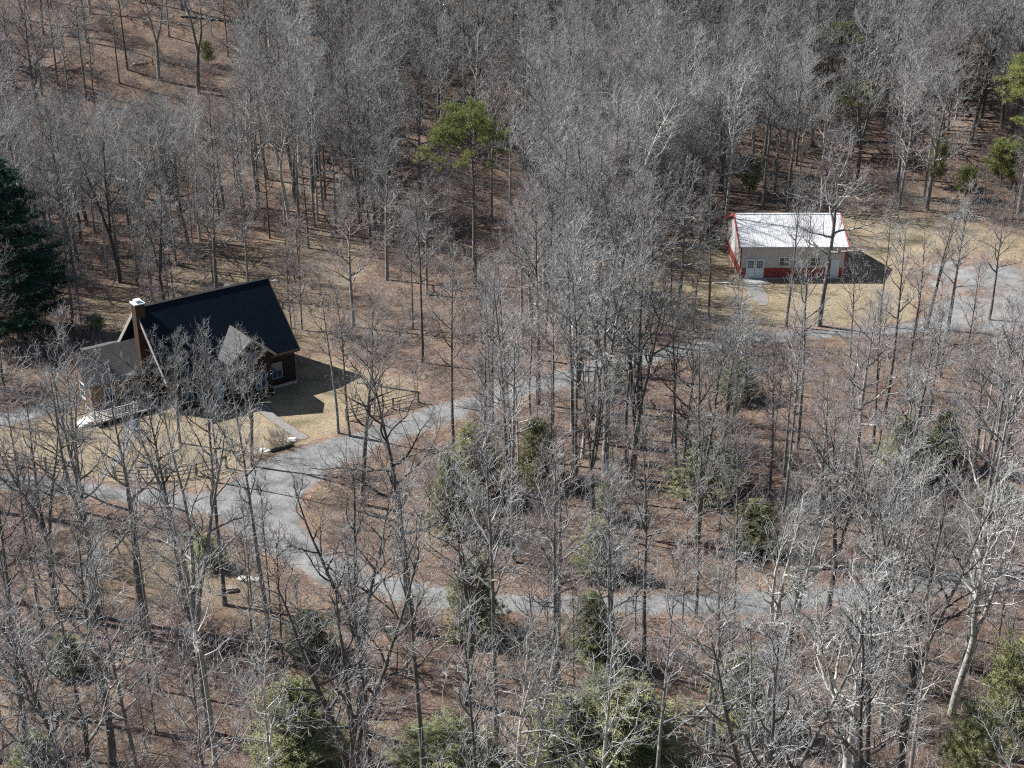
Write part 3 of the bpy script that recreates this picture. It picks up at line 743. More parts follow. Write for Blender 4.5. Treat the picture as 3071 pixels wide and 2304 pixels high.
def conifer(seed, kind):
    random.seed(seed); r = np.random.default_rng(seed); br = []; C = []; O = []
    if kind == 'cedar':          # 5 m, foliage to the ground, loose cone
        Ht = 5.; t = walk((0, 0, -.3), (0, 0, 1), Ht+.2, .09, .015, 8, .03, .1)
        for i in range(150):
            f = (i+random.random())/150; z = .25+f*(Ht-.35); L = 1.5*(1-f)**.6*random.uniform(.3, 1.2)+.12; az = random.random()*6.28
            p = Vector((0, 0, z)); b = walk(p, (math.cos(az), math.sin(az), random.uniform(-.1, .6)), L, .014, .004, 4, .12, .06); br.append(b)
            for k in range(int(6+L*12)):
                q, d = at_(b[0], random.uniform(.25, 1)); C.append(tuple(q+rv()*.11*(1+L*.6))); O.append((math.cos(az)*.7, math.sin(az)*.7, .3))
        V, F = tufts(np.array(C), 24, .15, .018, .25, seed, np.array(O))
    elif kind == 'white_pine':   # 18 m, dense, layered
        Ht = 18.; t = walk((0, 0, -.5), (0, 0, 1), Ht+.3, .3, .03, 14, .015, .1)
        for i in range(190):
            f = (i+random.random())/190; z = 1.3+f*(Ht-1.5); L = 4.9*(1-f)**.62*random.uniform(.6, 1.12)+.3; az = random.random()*6.28
            b = walk((0, 0, z), (math.cos(az), math.sin(az), .12+.35*f), L, .05, .01, 7, .09, .03); br.append(b)
            for k in range(int(6+L*14)):
                q, d = at_(b[0], random.uniform(.3, 1)**.8); C.append((q.x+random.gauss(0, .32), q.y+random.gauss(0, .32), q.z+random.gauss(.06, .13))); O.append((0, 0, .5))
        V, F = tufts(np.array(C), 14, .26, .05, .5, seed, np.array(O))
    elif kind == 'bush_pine':    # 4.5 m rounded
        Ht = 4.5; t = walk((0, 0, -.3), (0, 0, 1), Ht-.5, .09, .02, 6, .04, .1)
        for i in range(80):
            f = random.random(); z = .6+f*(Ht-1.6); az = random.random()*6.28; L = 1.9*math.sqrt(max(.05, 1-(f*1.6-.7)**2))*random.uniform(.6, 1.1)
            b = walk((0, 0, z), (math.cos(az), math.sin(az), .5), L, .02, .006, 5, .15, .06); br.append(b)
            for k in range(16):
                q, d = at_(b[0], random.uniform(.45, 1)); C.append(tuple(q+rv()*.16)); O.append((math.cos(az)*.5, math.sin(az)*.5, .5))
        V, F = tufts(np.array(C), 30, .17, .02, .5, seed, np.array(O))
    else:                         # 'pitch_pine': 20 m, bare dark trunk with dead limbs, green umbrella top
        Ht = 20.; t = walk((0, 0, -.5), (.01, 0, 1), Ht-.6, .27, .05, 16, .03, .08)
        for i in range(26):
            z = random.uniform(.42, .72); p, d = at_(t[0], z); az = random.random()*6.28
            b = walk(p, (math.cos(az), math.sin(az), .25), random.uniform(1, 3.4), .035, .01, 6, .16, .03); br.append(b)
            for k in range(6):
                q, dd = at_(b[0], random.uniform(.3, 1)); br.append(walk(q, side(dd, .9, random.random()*6.28), random.uniform(.4, 1.1), .012, .005, 4, .2, .05))
        for i in range(46):
            f = (i+random.random())/46; z = .66+.33*f; p, d = at_(t[0], z); az = i*2.4+random.uniform(-.4, .4)
            L = (5.4 if f < .7 else 4.2)*(1-.5*f)*random.uniform(.7, 1.1); 
            if math.cos(az) < -.3 and f < .45: L *= 1.25
            if f < .3 and random.random() < .5 and math.cos(az) > -.3: continue
            b = walk(p, (math.cos(az), math.sin(az), .3+.35*f), L, .07, .02, 7, .13, .07); br.append(b)
            for k in range(7):
                q, dd = at_(b[0], random.uniform(.5, 1)); c2 = walk(q, side(dd, .8, random.random()*6.28)+Vector((0, 0, .3)), random.uniform(.5, 1.3), .018, .008, 4, .18, .1); br.append(c2)
                for j in range(15):
                    s_, _ = at_(c2[0], random.uniform(.5, 1)); C.append((s_.x+random.gauss(0, .24), s_.y+random.gauss(0, .24), s_.z+random.gauss(.1, .16))); O.append((0, 0, .7))
        V, F = tufts(np.array(C), 24, .2, .024, .6, seed, np.array(O))
    return [t], br, V, F

M_cedar = leafmat('cedar_green', (.18, .19, .09), (.34, .35, .18))
M_wpine = leafmat('dark_pine_green', (.014, .055, .04), (.045, .10, .06), .1)
M_ypine = leafmat('pine_green', (.14, .16, .055), (.30, .32, .11), .15)
EV = {}
for nm, kd, sdn, ml, mt in [('cedar0', 'cedar', 1, M_cedar, M_barkd), ('cedar1', 'cedar', 2, M_cedar, M_barkd), ('cedar2', 'cedar', 3, M_cedar, M_bark), ('wp', 'white_pine', 4, M_wpine, M_barkd), ('bp', 'bush_pine', 5, M_ypine, M_barkd), ('bp2', 'bush_pine', 8, M_cedar, M_barkd), ('pp', 'pitch_pine', 6, M_ypine, M_barkd), ('pp2', 'pitch_pine', 7, M_ypine, M_bark)]:
    t, br, V, F = conifer(sdn, kd); v, f = [], []; tubes(t, v, f, 0, 8); tm = mesh_np(nm+'_trunk', np.concatenate(v), [np.concatenate(f)], mt, True)
    v, f = [], []; off = tubes(br, v, f, 0, 4); nf = sum(len(q) for q in f)
    cm = mesh_np(nm+'_crown', np.concatenate(v+[V]), [np.concatenate(f), F+off], [mt, ml], True, None, np.concatenate([np.zeros(nf, int), np.ones(len(F), int)]))
    EV[nm] = (tm, cm, {'cedar': 5., 'white_pine': 18., 'bush_pine': 4.5, 'pitch_pine': 20.}[kd])
def put_ev(nm, bx, by, top, wpx, label, name='cedar_tree', cat='evergreen', group=None, rz=None, h=None):
    g = ground(bx, by); tm, cm, base = EV[nm]; h = h or height_for(g.x, g.y, top) if (by-top) > 170 or h else max(1.2, (by-top)/proj(*g)[2]/.9)
    e = empty(name, g, random.uniform(0, 6.28) if rz is None else rz); s = h/base; wpx = wpx*(1.4 if nm[0] == 'c' else 1.0)
    wd = {'cedar': 2.6, 'white_pine': 10., 'bush_pine': 4., 'pitch_pine': 9.5}[{'c': 'cedar', 'w': 'white_pine', 'b': 'bush_pine', 'p': 'pitch_pine'}[nm[0]]]
    sw = (wpx/proj(*g)[2])/wd if wpx else s
    e.scale = (sw, sw, s); link('trunk', tm, e); link('crown', cm, e); tag(e, label, cat, group); placed.append((g.x, g.y)); return e
CE = 'green cedars in the understory'
put_ev('cedar0', 1420, 1490, 1285, 130, 'bright green cedar right behind the darker taller cedar in mid photo', group=CE)
put_ev('cedar1', 1348, 1590, 1385, 110, 'dark olive cedar clump standing lowest of the pair left of centre', group=CE)
put_ev('cedar2', 1615, 1450, 1265, 120, 'olive cedar standing alone right of the bright green pair', group=CE)
put_ev('cedar0', 1425, 1900, 1680, 135, 'tall narrow cedar on the near verge of the lower drive', group=CE)
put_ev('cedar1', 1770, 1980, 1790, 130, 'grey green cedar overlapping the lower drive right of centre', group=CE)
put_ev('cedar2', 930, 1960, 1830, 110, 'small cedar just below the drive bend', group=CE)
put_ev('cedar0', 1790, 1720, 1560, 110, 'thin olive cedar on the wooded island above the lower drive', group=CE)
put_ev('cedar1', 1820, 1560, 1440, 70, 'narrow cedar beside the dark trunk with the bright limb', group=CE)
put_ev('cedar2', 2260, 1650, 1500, 110, 'yellowish cedar on the brown slope right of centre', group=CE)
put_ev('cedar0', 2215, 2180, 1970, 150, 'bright green cedar on brown leaves at lower right', group=CE)
put_ev('cedar1', 890, 2330, 2070, 240, 'broad dark cedar at the bottom left of centre', group=CE)
put_ev('cedar2', 1340, 2340, 2170, 260, 'loose cedar at the bottom edge below the centre', group=CE)
put_ev('cedar0', 1850, 2340, 2060, 330, 'large dark olive cedar at the bottom right of centre', group=CE)
put_ev('cedar1', 1690, 2360, 2090, 200, 'cedar at the bottom edge in front of the large olive one', group=CE)
put_ev('cedar2', 2110, 1480, 1320, 150, 'dark green cedar half hidden by bare trees below the upper drive', group=CE)
put_ev('cedar0', 2700, 1440, 1260, 130, 'olive cedar in the dense woods below the garage lawn', group=CE)
put_ev('cedar1', 2820, 1400, 1230, 110, 'small cedar among pale twigs below the gravel parking', group=CE)
put_ev('cedar2', 2210, 1200, 1080, 90, 'small dark cedar just below the far bend of the upper drive', group=CE)
put_ev('cedar0', 1845, 1160, 1085, 70, 'small green cedar on the inner side of the upper drive', group=CE)
put_ev('cedar1', 2980, 1550, 1440, 120, 'small cedar near the right edge above the lower drive', group=CE)
put_ev('cedar2', 620, 1700, 1600, 70, 'tiny grey green cedar in the brown clearing at lower left', group=CE)
put_ev('cedar0', 205, 2010, 1900, 90, 'small cedar deep in the lower left woods', group=CE)
put_ev('cedar1', 120, 2330, 2190, 120, 'cedar at the bottom left corner', group=CE)
put_ev('bp2', 3040, 2280, 1930, 340, 'large pale green evergreen filling the lower right corner', 'evergreen_tree', group=CE)
put_ev('bp2', 2890, 2400, 2120, 260, 'lower pale green evergreen left of the corner one', 'evergreen_tree', group=CE)
put_ev('bp2', 285, 1010, 945, 85, 'low round green bush between the dark pine and the house', 'evergreen_shrub', 'bush')
put_ev('bp2', 2245, 595, 470, 90, 'pale green evergreen behind the left end of the garage', 'evergreen_tree', group='evergreens beyond the garage')
put_ev('bp', 2895, 600, 500, 90, 'bright yellow green pine behind the garage lawn near the brush pile', 'pine_tree', group='evergreens beyond the garage')
put_ev('bp2', 2800, 560, 420, 90, 'dull green evergreen left of the bright one behind the garage lawn', 'evergreen_tree', group='evergreens beyond the garage')
put_ev('bp2', 625, 195, 125, 60, 'small round pine alone on the upper left hillside', 'pine_tree')
put_ev('wp', 62, 1015, 490, 430, 'big dark green pine at the left edge beside the house', 'pine_tree', rz=1.0)
put_ev('pp', 1422, 850, 332, 270, 'tall pine with a bare dark trunk and green umbrella crown above the centre', 'pine_tree', rz=.2)
put_ev('pp2', 2555, 470, 255, 150, 'pale green pine crown in the woods above the garage', 'pine_tree', rz=2., group='evergreens beyond the garage')
put_ev('pp', 2470, 330, 80, 170, 'sparse green pine crown near the top right of the woods', 'pine_tree', rz=3., group='evergreens beyond the garage')
put_ev('bp', 3000, 560, 420, 130, 'green evergreen left of the tall pine at the right edge', 'evergreen_tree', group='evergreens beyond the garage')
put_ev('pp2', 3055, 640, 200, 330, 'tall bright green pine at the right edge', 'pine_tree', rz=4., group='evergreens beyond the garage')
put_ev('wp', 3120, 560, 160, 200, 'dull green evergreen behind the bright pine at the right edge', 'pine_tree', rz=4., group='evergreens beyond the garage')

# ---- the woods: random bare trees between them
def in_any(P, m):
    P = np.atleast_2d(P)
    d = np.maximum(np.maximum(sdist(P, LAWN_HOUSE), sdist(P, LAWN_GARAGE)), surface_mask(P))
    return d
COVER = [(-260, 480, 190, 1010), (0, 1190, 640, 1380), (1240, 320, 1540, 560), (1390, 560, 1450, 840), (2930, 220, 3120, 560), (2480, 240, 2640, 360), (2850, 500, 2940, 600), (620, 690, 1130, 830), (200, 820, 420, 1000), (150, 850, 960, 1270), (2150, 630, 2700, 900), (250, 1100, 1290, 1400), (640, 1380, 960, 1640), (2000, 640, 3071, 930), (900, 1690, 1180, 1770), (1480, 1740, 1760, 1840), (860, 1280, 960, 1400), (750, 1500, 1000, 1740)]
def region(px, py, x, y):
    c = 0 if px < 1000 else 1 if px < 2050 else 2
    if py < 130 and px < 1000: return 'on the upper left hillside'
    for lim, n in ((190, ('at the top left', 'at the top middle', 'at the top right')), (420, ('on the slope above the house', 'high above the centre', 'high above the garage')),
        (690, ('in woods above the house', 'in woods above the centre', 'in woods above the garage')), (870, ('just behind the house', 'between house and garage', 'beside the garage')),
        (1060, ('left of the house', 'near the white tank', 'by the garage lawn')), (1280, ('by the house lawn', 'along the upper drive', 'below the garage lawn')),
        (1480, ('by the left rail fence', 'in the drive island', 'in the right hand thicket')), (1640, ('below the drive junction', 'low in the drive island', 'uphill of the right drive')),
        (1780, ('in the lower left clearing', 'beside the lower drive', 'beside the right drive')), (1980, ('in the lower left woods', 'just below the lower drive', 'just below the right drive')),
        (2180, ('near the bottom left', 'near the bottom middle', 'near the bottom right')), (9999, ('at the bottom left', 'at the bottom middle', 'at the bottom right'))):
        if py < lim: return n[c]
ORD = 'first second third fourth fifth sixth seventh eighth ninth tenth eleventh twelfth thirteenth fourteenth fifteenth sixteenth'.split()
LATER = {}
def order_labels():
    for (lk, rg), L in LATER.items():
        L.sort(key=lambda a: a[0])
        for n, (_, e) in enumerate(L):
            e['group'] = lk.replace('tree', 'trees').replace('sapling', 'saplings')+' '+rg
            e['label'] = f'{lk} {rg}' if len(L) == 1 else f'{lk} {rg}, {ORD[n] if n < 16 else "last"} of them from the left'
            if len(L) == 1: e['group'] = 'bare trees '+rg
cand = []
rs = np.random.default_rng(5)
P = np.array(placed); HX, HY = HOUSE[:2]
tries = rs.uniform([-95, 44], [95, 330], (60000, 2))
fr = proj(tries[:, 0], tries[:, 1], T(tries[:, 0], tries[:, 1]))
okm = (fr[0] > -330) & (fr[0] < 3400) & (in_any(tries, 0) < -1.0)
okm &= np.hypot(tries[:, 0]-HX, tries[:, 1]-HY) > 11.5
okm &= np.hypot(tries[:, 0]-GARAGE[0], tries[:, 1]-GARAGE[1]) > 9
vn = vnoise(tries[:, 0], tries[:, 1], 13, 21); back = sdist(tries, YARD_BACK); south = sdist(tries, YARD_SOUTH)
acc = [tuple(p) for p in placed]; A = np.array(acc)
for i in np.where(okm)[0]:
    x, y = tries[i]; px, py = fr[0][i], fr[1][i]
    md = 3.0 if py > 700 else 2.5+1.9*vn[i]
    if 700 < py < 1480 and px > 1300: md = 3.2
    if 650 < py < 1130 and 850 < px < 2150: md = 2.6
    if 1000 < py < 1750 and 850 < px < 2100: md = 6.6
    if py > 1750 or (py > 1450 and px < 950): md = 4.4
    if 950 < py < 1500 and px > 1350: md = 2.9
    if 1480 < py < 1800 and px > 2050: md = 5
    if py < 380 and px < 760: md = 7.5
    if back[i] > 0: md = 7.5 if px < 900 else 5
    if south[i] > -1: md = 8
    A = np.array(acc)
    if np.min(np.hypot(A[:, 0]-x, A[:, 1]-y)) < md*rs.uniform(.8, 1.35): continue
    h = rs.uniform(14, 21) if py < 700 or py > 1500 else rs.uniform(12, 19)
    z = float(T(x, y)); bad = False
    if 130 < px < 740 and py > 300:
        while h > 6 and proj(x, y, z+h)[1] < 290: h -= 1
        if h < 9: continue
    if 1200 < px < 1580 and py > 800 and proj(x, y, z+h)[1] < 520: continue
    for f in (.15, .45, .7, .95):
        u, v, s3 = proj(x, y, z+h*f)
        for (a0, b0, a1, b1) in COVER:
            mg = (3.2 if f > .4 and b0 < 1200 and a1 != 3071 else 1.2)*s3
            if a0-mg < u < a1+mg and b0 < v < b1 and py > (b1-120 if b0 < 900 else b0): bad = True
    if bad and rs.random() < .985: continue
    u, v, s_ = proj(x, y, z+h)
    if v > 2304 or (py < -250): continue
    acc.append((x, y)); cand.append((x, y, h, px, py, s_*h))
print('random trees', len(cand))
cand.sort(key=lambda c: -c[5]*(1 if -60 < c[3] < 3130 else .3))
NIND = 296-len([1 for h in HAND if h[3] != 'sapling'])
random.seed(3)
LOOK = {'slender': 'slender bare grey tree', 'broad': 'wide crowned bare tree', 'forked': 'forked bare tree', 'sapling': 'thin bare sapling'}
far = []
for n, (x, y, h, px, py, _) in enumerate(cand):
    kd = random.choices(['slender', 'broad', 'forked'], [.42, .36, .22] if py < 1000 else [.68, .12, .20])[0]; i = random.choice(BYK[kd])
    if n >= NIND: far.append((x, y, h/19., i)); continue
    rg = region(px, py, x, y); lk = 'pale barked bare tree' if i in PALE else LOOK[kd]
    e = put_tree(i, x, y, h, random.uniform(0, 6.28), 'x', None, tilt=(random.gauss(0, .012), random.gauss(0, .014)), wid=random.uniform(.9, 1.15)); LATER.setdefault((lk, rg), []).append((px, e))
# saplings
sap = []
tries = rs.uniform([-80, 55], [80, 200], (6000, 2)); fr = proj(tries[:, 0], tries[:, 1], T(tries[:, 0], tries[:, 1]))
inside = in_any(tries, 0); nearH = np.hypot(tries[:, 0]-HX, tries[:, 1]-HY); nearG = np.hypot(tries[:, 0]-GARAGE[0], tries[:, 1]-GARAGE[1])
for i in range(len(tries)):
    px, py = fr[0][i], fr[1][i]
    if not (0 < px < 3071 and 650 < py < 2304) or inside[i] > -.8 or nearH[i] < 12 or nearG[i] < 9: continue
    if len(sap) >= 120: break
    if px < 1250 and py < 1700 and rs.random() < .8: continue
    x, y = tries[i]; sap.append((x, y)); h = rs.uniform(4, 9.5); rg = region(px, py, x, y)
    e = put_tree(int(rs.choice(BYK['sapling'])), x, y, h, rs.uniform(0, 6.28), 'x', None); LATER.setdefault((LOOK['sapling'], rg), []).append((px, e))
order_labels()

# ---- scattered instances (one object each): far woods, brush
def scatter(name, protos, pts, label, cat):
    """pts rows: x,y,z,scale,rot,index"""
    pts = np.array(pts); me = bpy.data.meshes.new(name); me.vertices.add(len(pts)); me.vertices.foreach_set('co', pts[:, :3].astype(np.float32).ravel())
    for k, c in (('scl', 3), ('rot', 4)):
        A = me.attributes.new(k, 'FLOAT', 'POINT'); A.data.foreach_set('value', pts[:, c].astype(np.float32))
    A = me.attributes.new('idx', 'INT', 'POINT'); A.data.foreach_set('value', pts[:, 5].astype(np.int32)); me.update()
    o = link(name, me); tag(o, label, cat, kind='stuff')
    cl = bpy.data.collections.new(name+'_kinds')
    for j, p in enumerate(protos): cl.objects.link(bpy.data.objects.new(f'{name}_kind_{j:02d}', p))
    g = bpy.data.node_groups.new(name, 'GeometryNodeTree'); g.interface.new_socket('Geometry', in_out='INPUT', socket_type='NodeSocketGeometry'); g.interface.new_socket('Geometry', in_out='OUTPUT', socket_type='NodeSocketGeometry')
    N = g.nodes; gi = N.new('NodeGroupInput'); go = N.new('NodeGroupOutput'); ci = N.new('GeometryNodeCollectionInfo'); ci.inputs['Collection'].default_value = cl; ci.inputs['Separate Children'].default_value = True; ci.inputs['Reset Children'].default_value = True
    iop = N.new('GeometryNodeInstanceOnPoints'); iop.inputs['Pick Instance'].default_value = True
    def na(n, t):
        a = N.new('GeometryNodeInputNamedAttribute'); a.data_type = t; a.inputs['Name'].default_value = n; return a.outputs['Attribute']
    cx = N.new('ShaderNodeCombineXYZ'); g.links.new(na('rot', 'FLOAT'), cx.inputs[2])
    L = g.links.new; L(gi.outputs[0], iop.inputs['Points']); L(ci.outputs[0], iop.inputs['Instance']); L(na('idx', 'INT'), iop.inputs['Instance Index']); L(cx.outputs[0], iop.inputs['Rotation']); L(na('scl', 'FLOAT'), iop.inputs['Scale']); L(iop.outputs[0], go.inputs[0])
    m = o.modifiers.new('scatter', 'NODES'); m.node_group = g; return o

def merged(tm, cm, name):
    import bmesh
    bm = bmesh.new(); bm.from_mesh(tm); nf = len(bm.faces); bm.from_mesh(cm); me = bpy.data.meshes.new(name); bm.to_mesh(me); bm.free()
    me.materials.append(cm.materials[0]); me.materials.append(cm.materials[1]); return me
if far:
    PM = [merged(p[1], p[2], 'woods_%02d' % i) for i, p in enumerate(PROTO[:11])]
    scatter('distant_woods', PM, [(x, y, float(T(x, y)), s, random.uniform(0, 6.28), i) for x, y, s, i in far], 'far bare grey trees merging into a mass across the top', 'woods')
print('far', len(far))

def brush(seed, n, h, flat=False):
    random.seed(seed); A, B = [], []
    for i in range(n):
        az = random.random()*6.28; rr = random.uniform(0, .55 if not flat else 1.2)
        up = random.uniform(1, 3.5) if not flat else random.uniform(-.02, .35)
        q = walk((math.cos(az)*rr, math.sin(az)*rr, -.05 if not flat else .08), (math.cos(az), math.sin(az), up), h*random.uniform(.5, 1.1), .013, .006, 5, .14, .02 if not flat else -.02); A.append(q)
        for j in range(5):
            p, d = at_(q[0], random.uniform(.3, 1)); l = h*random.uniform(.15, .35); b = walk(p, side(d, .6, random.random()*6.28), l, .008, .004, 3, .15, .03); B.append(b)
            for k in range(3):
                p2, d2 = at_(b[0], random.random()); B.append(([tuple(p2), tuple(p2+side(d2, .7, random.random()*6.28)*.2)], [.006, .004]))
    v, f = [], []; off = tubes(A, v, f, 0, 4); off = tubes(B, v, f, off, 3)
    return mesh_np('brush', np.concatenate(v), [np.concatenate(f)], [M_brush if seed % 3 else M_twig], True)
BR = [brush(1, 11, 2.4), brush(2, 14, 1.7), brush(3, 10, 3.2), brush(4, 14, 1.0), brush(5, 8, 1.4, True), brush(6, 5, 2.4, True)]
tries = rs.uniform([-75, 50], [75, 260], (19000, 2)); fr = proj(tries[:, 0], tries[:, 1], T(tries[:, 0], tries[:, 1])); ins = in_any(tries, 0)
back = sdist(tries, YARD_BACK); south = sdist(tries, YARD_SOUTH); dens = vnoise(tries[:, 0], tries[:, 1], 6, 9)
pts = []
for i in range(len(tries)):
    px, py = fr[0][i], fr[1][i]; x, y = tries[i]
    if not (-60 < px < 3130 and -60 < py < 2400) or ins[i] > -.5: continue
    if np.hypot(x-HX, y-HY) < 11 or np.hypot(x-GARAGE[0], y-GARAGE[1]) < 8.5: continue
    pr = .8*np.clip(dens[i]*1.8-.25, .08, 1)
    if back[i] > 0: pr *= .35
    if south[i] > 0: pr *= .4
    if rs.random() > pr: continue
    pts.append((x, y, float(T(x, y)), rs.uniform(.6, 1.25), rs.uniform(0, 6.28), int(rs.choice(6, p=[.17, .2, .12, .2, .2, .11]))))
scatter('undergrowth', BR, pts, 'brown leafless undergrowth and fallen twigs across the woodland floor', 'undergrowth'); print('brush', len(pts))

# ---------------------------------------------------------------- small things
random.seed(17)
def fence(pix, label):
    gs_ = [ground(*p) for p in pix]; e = empty('split_rail_fence', gs_[0]); o = gs_[0]
    pts = []
    for a_, b__ in zip(gs_[:-1], gs_[1:]):
        n = max(1, round((b__-a_).length/2.7))
        for k in range(n): pts.append(a_.lerp(b__, k/n))
    pts.append(gs_[-1]); pts = [Vector((p.x, p.y, float(T(p.x, p.y)))) for p in pts]
    for p in pts:
        q = p-o; MB().box(q.x-.08, q.x+.08, q.y-.08, q.y+.08, q.z-.3, q.z+1.15).build('post', M_wood, e)
    for p, q in zip(pts[:-1], pts[1:]):
        for hh in (.35, .68, 1.0):
            j = random.uniform(-.04, .04); MB().tube([p-o+Vector((0, 0, hh)), (p+q)/2-o+Vector((0, 0, hh-.03+j)), q-o+Vector((0, 0, hh+j))], [.05, .06, .045], 6).build('rail', M_wood, e)
    tag(e, label, 'fence', 'split rail fences at the lawn edge')
fence([(-40, 1388), (55, 1396), (140, 1410), (228, 1424)], 'weathered split rail fence at the far left between lawn and drive')
fence([(346, 1436), (420, 1446), (500, 1442), (590, 1428), (680, 1405)], 'curved split rail fence on the lower lawn edge before the drive junction')

fence([(1040, 1262), (1110, 1246), (1180, 1228), (1255, 1208)], 'low split rail fence between the house lawn and the upper drive')
def rock(px, py, s, mat, label, group=None, flat=.6):
    g = ground(px, py); r = np.random.default_rng(int(px)); import bmesh
    bm = bmesh.new(); bmesh.ops.create_icosphere(bm, subdivisions=3, radius=1)
    ph = r.uniform(0, 6, 6)
    for v in bm.verts:
        c = v.co; k = 1+.18*math.sin(3*c.x+ph[0])*math.sin(2.5*c.y+ph[1])+.12*math.sin(5*c.z+ph[2]+3*c.x); v.co = Vector((c.x*s*1.25*k, c.y*s*k, c.z*s*flat*k))
    me = bpy.data.meshes.new('rock'); bm.to_mesh(me); bm.free(); me.materials.append(mat); o = link('rock', me); o.location = g+Vector((0, 0, s*flat*.35)); tag(o, label, 'rock', group); return o
M_rock = simple('pale_rock', (.5, .47, .43), .25, 5, bmp=.4); M_rockw = simple('white_rock', (.72, .71, .68), .12, 5, bmp=.3); M_rockd = simple('dark_rock', (.12, .11, .1), .3, 5, bmp=.4)
rock(790, 1352, .28, M_rockw, 'white rock at the left end of the planting bed by the driveway')
rock(803, 1355, .2, M_rockw, 'smaller white rock touching the one by the planting bed')
rock(878, 1322, .34, M_rockw, 'pale square rock at the right end of the planting bed')
rock(430, 1400, .38, M_rockd, 'dark rock lying on the lawn above the split rail fence')
rock(415, 1402, .28, M_rockd, 'smaller dark rock beside the one on the lawn')
rock(727, 1738, .26, M_rockw, 'white rock in the brown clearing below the drive')
rock(752, 1742, .3, M_rock, 'tan rock right of the white one below the drive')
rock(775, 1740, .24, M_rock, 'rightmost tan rock below the drive bend')
rock(825, 845, .3, M_rock, 'pale rock on leaves right of the house roof')
rock(1600, 933, .4, M_rockw, 'white rock at the foot of the white tank')

def log(pix, r, mat, label, name='fallen_log'):
    a_, b__ = ground(*pix[0]), ground(*pix[1]); n = 6; P_ = []
    for k in range(n+1):
        p = a_.lerp(b__, k/n); P_.append(Vector((p.x, p.y, float(T(p.x, p.y))+r*.8))-a_+Vector((random.uniform(-.05, .05), random.uniform(-.1, .1), 0)))
    m = MB(); m.tube(P_, [r*(1-.45*k/n) for k in range(n+1)], 8)
    for k in range(4):
        p = P_[random.randint(2, n-1)]; d = Vector((random.uniform(-1, 1), random.uniform(-1, 1), random.uniform(.2, 1))).normalized(); m.tube([p, p+d*random.uniform(.4, 1.2)], [r*.3, r*.1], 5)
    o = m.build(name, mat, None, True); o.location = a_; tag(o, label, 'log'); return o
log([(812, 1358), (880, 1338)], .2, M_barkd, 'dark curved log edging the planting bed beside the driveway')
log([(2420, 1860), (2640, 1900)], .16, M_barkp, 'pale fallen log on the brown slope at lower right')
log([(2370, 1712), (2540, 1702)], .17, M_barkp, 'pale fallen log lying along the upper side of the lower drive')
log([(1140, 160), (1320, 190)], .2, M_barkp, 'pale fallen trunk high in the woods at the top')
log([(540, 50), (700, 68)], .2, M_barkd, 'dark fallen trunk across the top of the upper left hillside')
log([(1800, 1640), (1960, 1690)], .14, M_barkd, 'dark fallen log on the wooded island right of centre')
log([(1500, 1620), (1680, 1650)], .13, M_barkd, 'dark fallen log on the wooded island at centre')
log([(1070, 1150), (1260, 1180)], .12, M_bark, 'grey fallen log on the grass right of the house')
log([(400, 196), (440, 190)], .16, M_barkp, 'short pale log on leaves beside the forked hillside tree')

# bare shrub in the planting bed
def shrub(px, py, s, label, mesh): 
    g = ground(px, py); e = link('bare_shrub', mesh); e.location = g; e.scale = (s, s, s); tag(e, label, 'bush'); return e
shrub(835, 1335, 1.1, 'rounded leafless shrub growing in the planting bed by the driveway', brush(11, 40, 1.5))
shrub(430, 1322, .8, 'small dark leafless shrub on the lawn before the house', brush(12, 26, 1.1))
shrub(905, 1095, .8, 'russet leafless shrub right of the house corner', brush(13, 26, 1.6))

# white tank
g = ground(1608, 932); E_ = empty('storage_tank', g, .1); E_.scale = (.75,)*3; tag(E_, 'white rounded tank lying in the brush between house and garage', 'tank')
m = MB(); m.tube([(-.95, 0, .62), (-.85, 0, .62), (-.7, 0, .62), (.7, 0, .62), (.85, 0, .62), (.95, 0, .62)], [.08, .3, .42, .42, .3, .08], 16); m.build('shell', M_white, E_, True)
for x in (-.55, .55): MB().box(x-.06, x+.06, -.3, .3, -.1, .26).build('leg', M_found, E_)
MB().tube([(0, 0, 1.02), (0, 0, 1.2)], [.14, .13], 10).build('valve_cover', M_flash, E_)
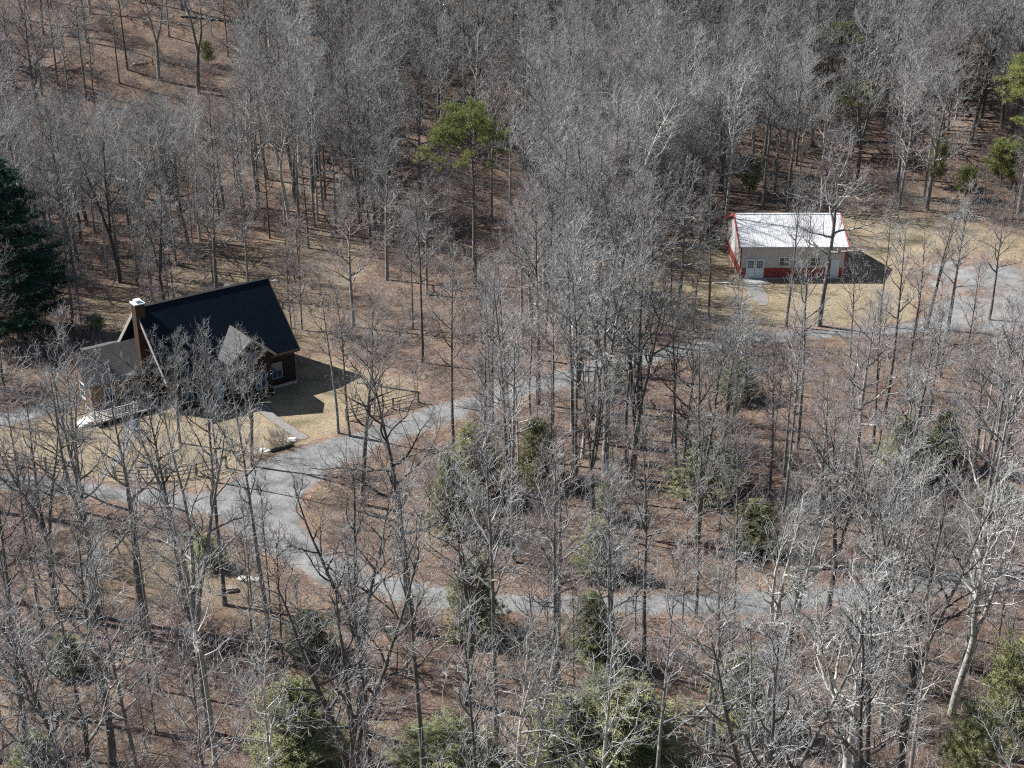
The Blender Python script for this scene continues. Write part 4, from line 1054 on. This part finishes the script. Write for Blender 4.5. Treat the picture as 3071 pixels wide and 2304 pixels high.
# brush pile
g = ground(2890, 655); m = MB()
for k in range(120):
    a1 = random.uniform(0, 6.28); c = Vector((random.gauss(0, 1.0), random.gauss(0, .6), random.uniform(.1, .5))); d = Vector((math.cos(a1), math.sin(a1)*.5, random.uniform(-.1, .8))).normalized(); l = random.uniform(.6, 1.8)
    c.z = max(.1, 1.2-abs(c.x)*.5-abs(c.y)*.5)*random.random(); m.tube([c-d*l/2, c+d*l/2], [random.uniform(.03, .11), .02], 5)
o = m.build('brush_pile', M_barkp); o.location = g; tag(o, 'pale heap of cut limbs at the wood edge beyond the garage lawn', 'brush pile')
g = ground(2165, 850); o = MB().box(-1.0, 1.0, -.12, .12, 0, .05).box(-.9, -.8, -.2, .2, -.03, -.002).box(.8, .9, -.2, .2, -.03, -.002).build('board', M_white); o.location = g+Vector((0, 0, .05)); o.rotation_euler = (0, 0, .06); tag(o, 'white board lying on the grass left of the garage', 'board')
# things by the house front
def box_thing(name, px, py, parts, rz, label, cat):
    g = ground(px, py); e = empty(name, g, rz); tag(e, label, cat)
    for pn, mb, mt in parts: mb.build(pn, mt, e)
M_bin = simple('blue_grey_plastic', (.09, .14, .19), .15, 4, .5, .4)
box_thing('waste_bin', 408, 1292, [('body', MB().prism([(-.25, 0), (.25, 0), (.3, .85), (-.3, .85)], -.26, .26), M_bin), ('lid', MB().prism([(-.33, .86), (.33, .86), (.3, .93), (-.2, .98)], -.3, .3), M_bin), ('wheel', MB().tube([(-.3, .25, .1), (.3, .25, .1)], .1, 10), M_rockd)], .6, 'small blue grey bin standing on the lawn before the left wing', 'bin')
box_thing('garden_bench', 352, 1262, [('seat', MB().box(-.75, .75, -.22, .22, .42, .47), M_greyboard), ('backrest', MB().box(-.75, .75, .2, .25, .55, .95), M_greyboard)]+[('leg', MB().box(x-.04, x+.04, y-.04, y+.04, 0, .419), M_greyboard) for x in (-.65, .65) for y in (-.17, .17)]+[('armrest', MB().box(x-.03, x+.03, -.2, .26, .64, .68).box(x-.03, x+.03, .16, .199, .47, .64), M_greyboard) for x in (-.7, .7)], .6, 'grey wooden bench in the shade before the left wing', 'bench')
box_thing('wooden_crate', 693, 1772, [('body', MB().box(-.35, .35, -.25, .25, 0, .3), M_wood), ('slat', MB().box(-.37, .37, -.27, -.252, .05, .12).box(-.37, .37, -.27, -.252, .18, .25), M_greyboard)], .2, 'small brown wooden crate in the clearing below the drive', 'crate')
print('objects', len(bpy.data.objects))
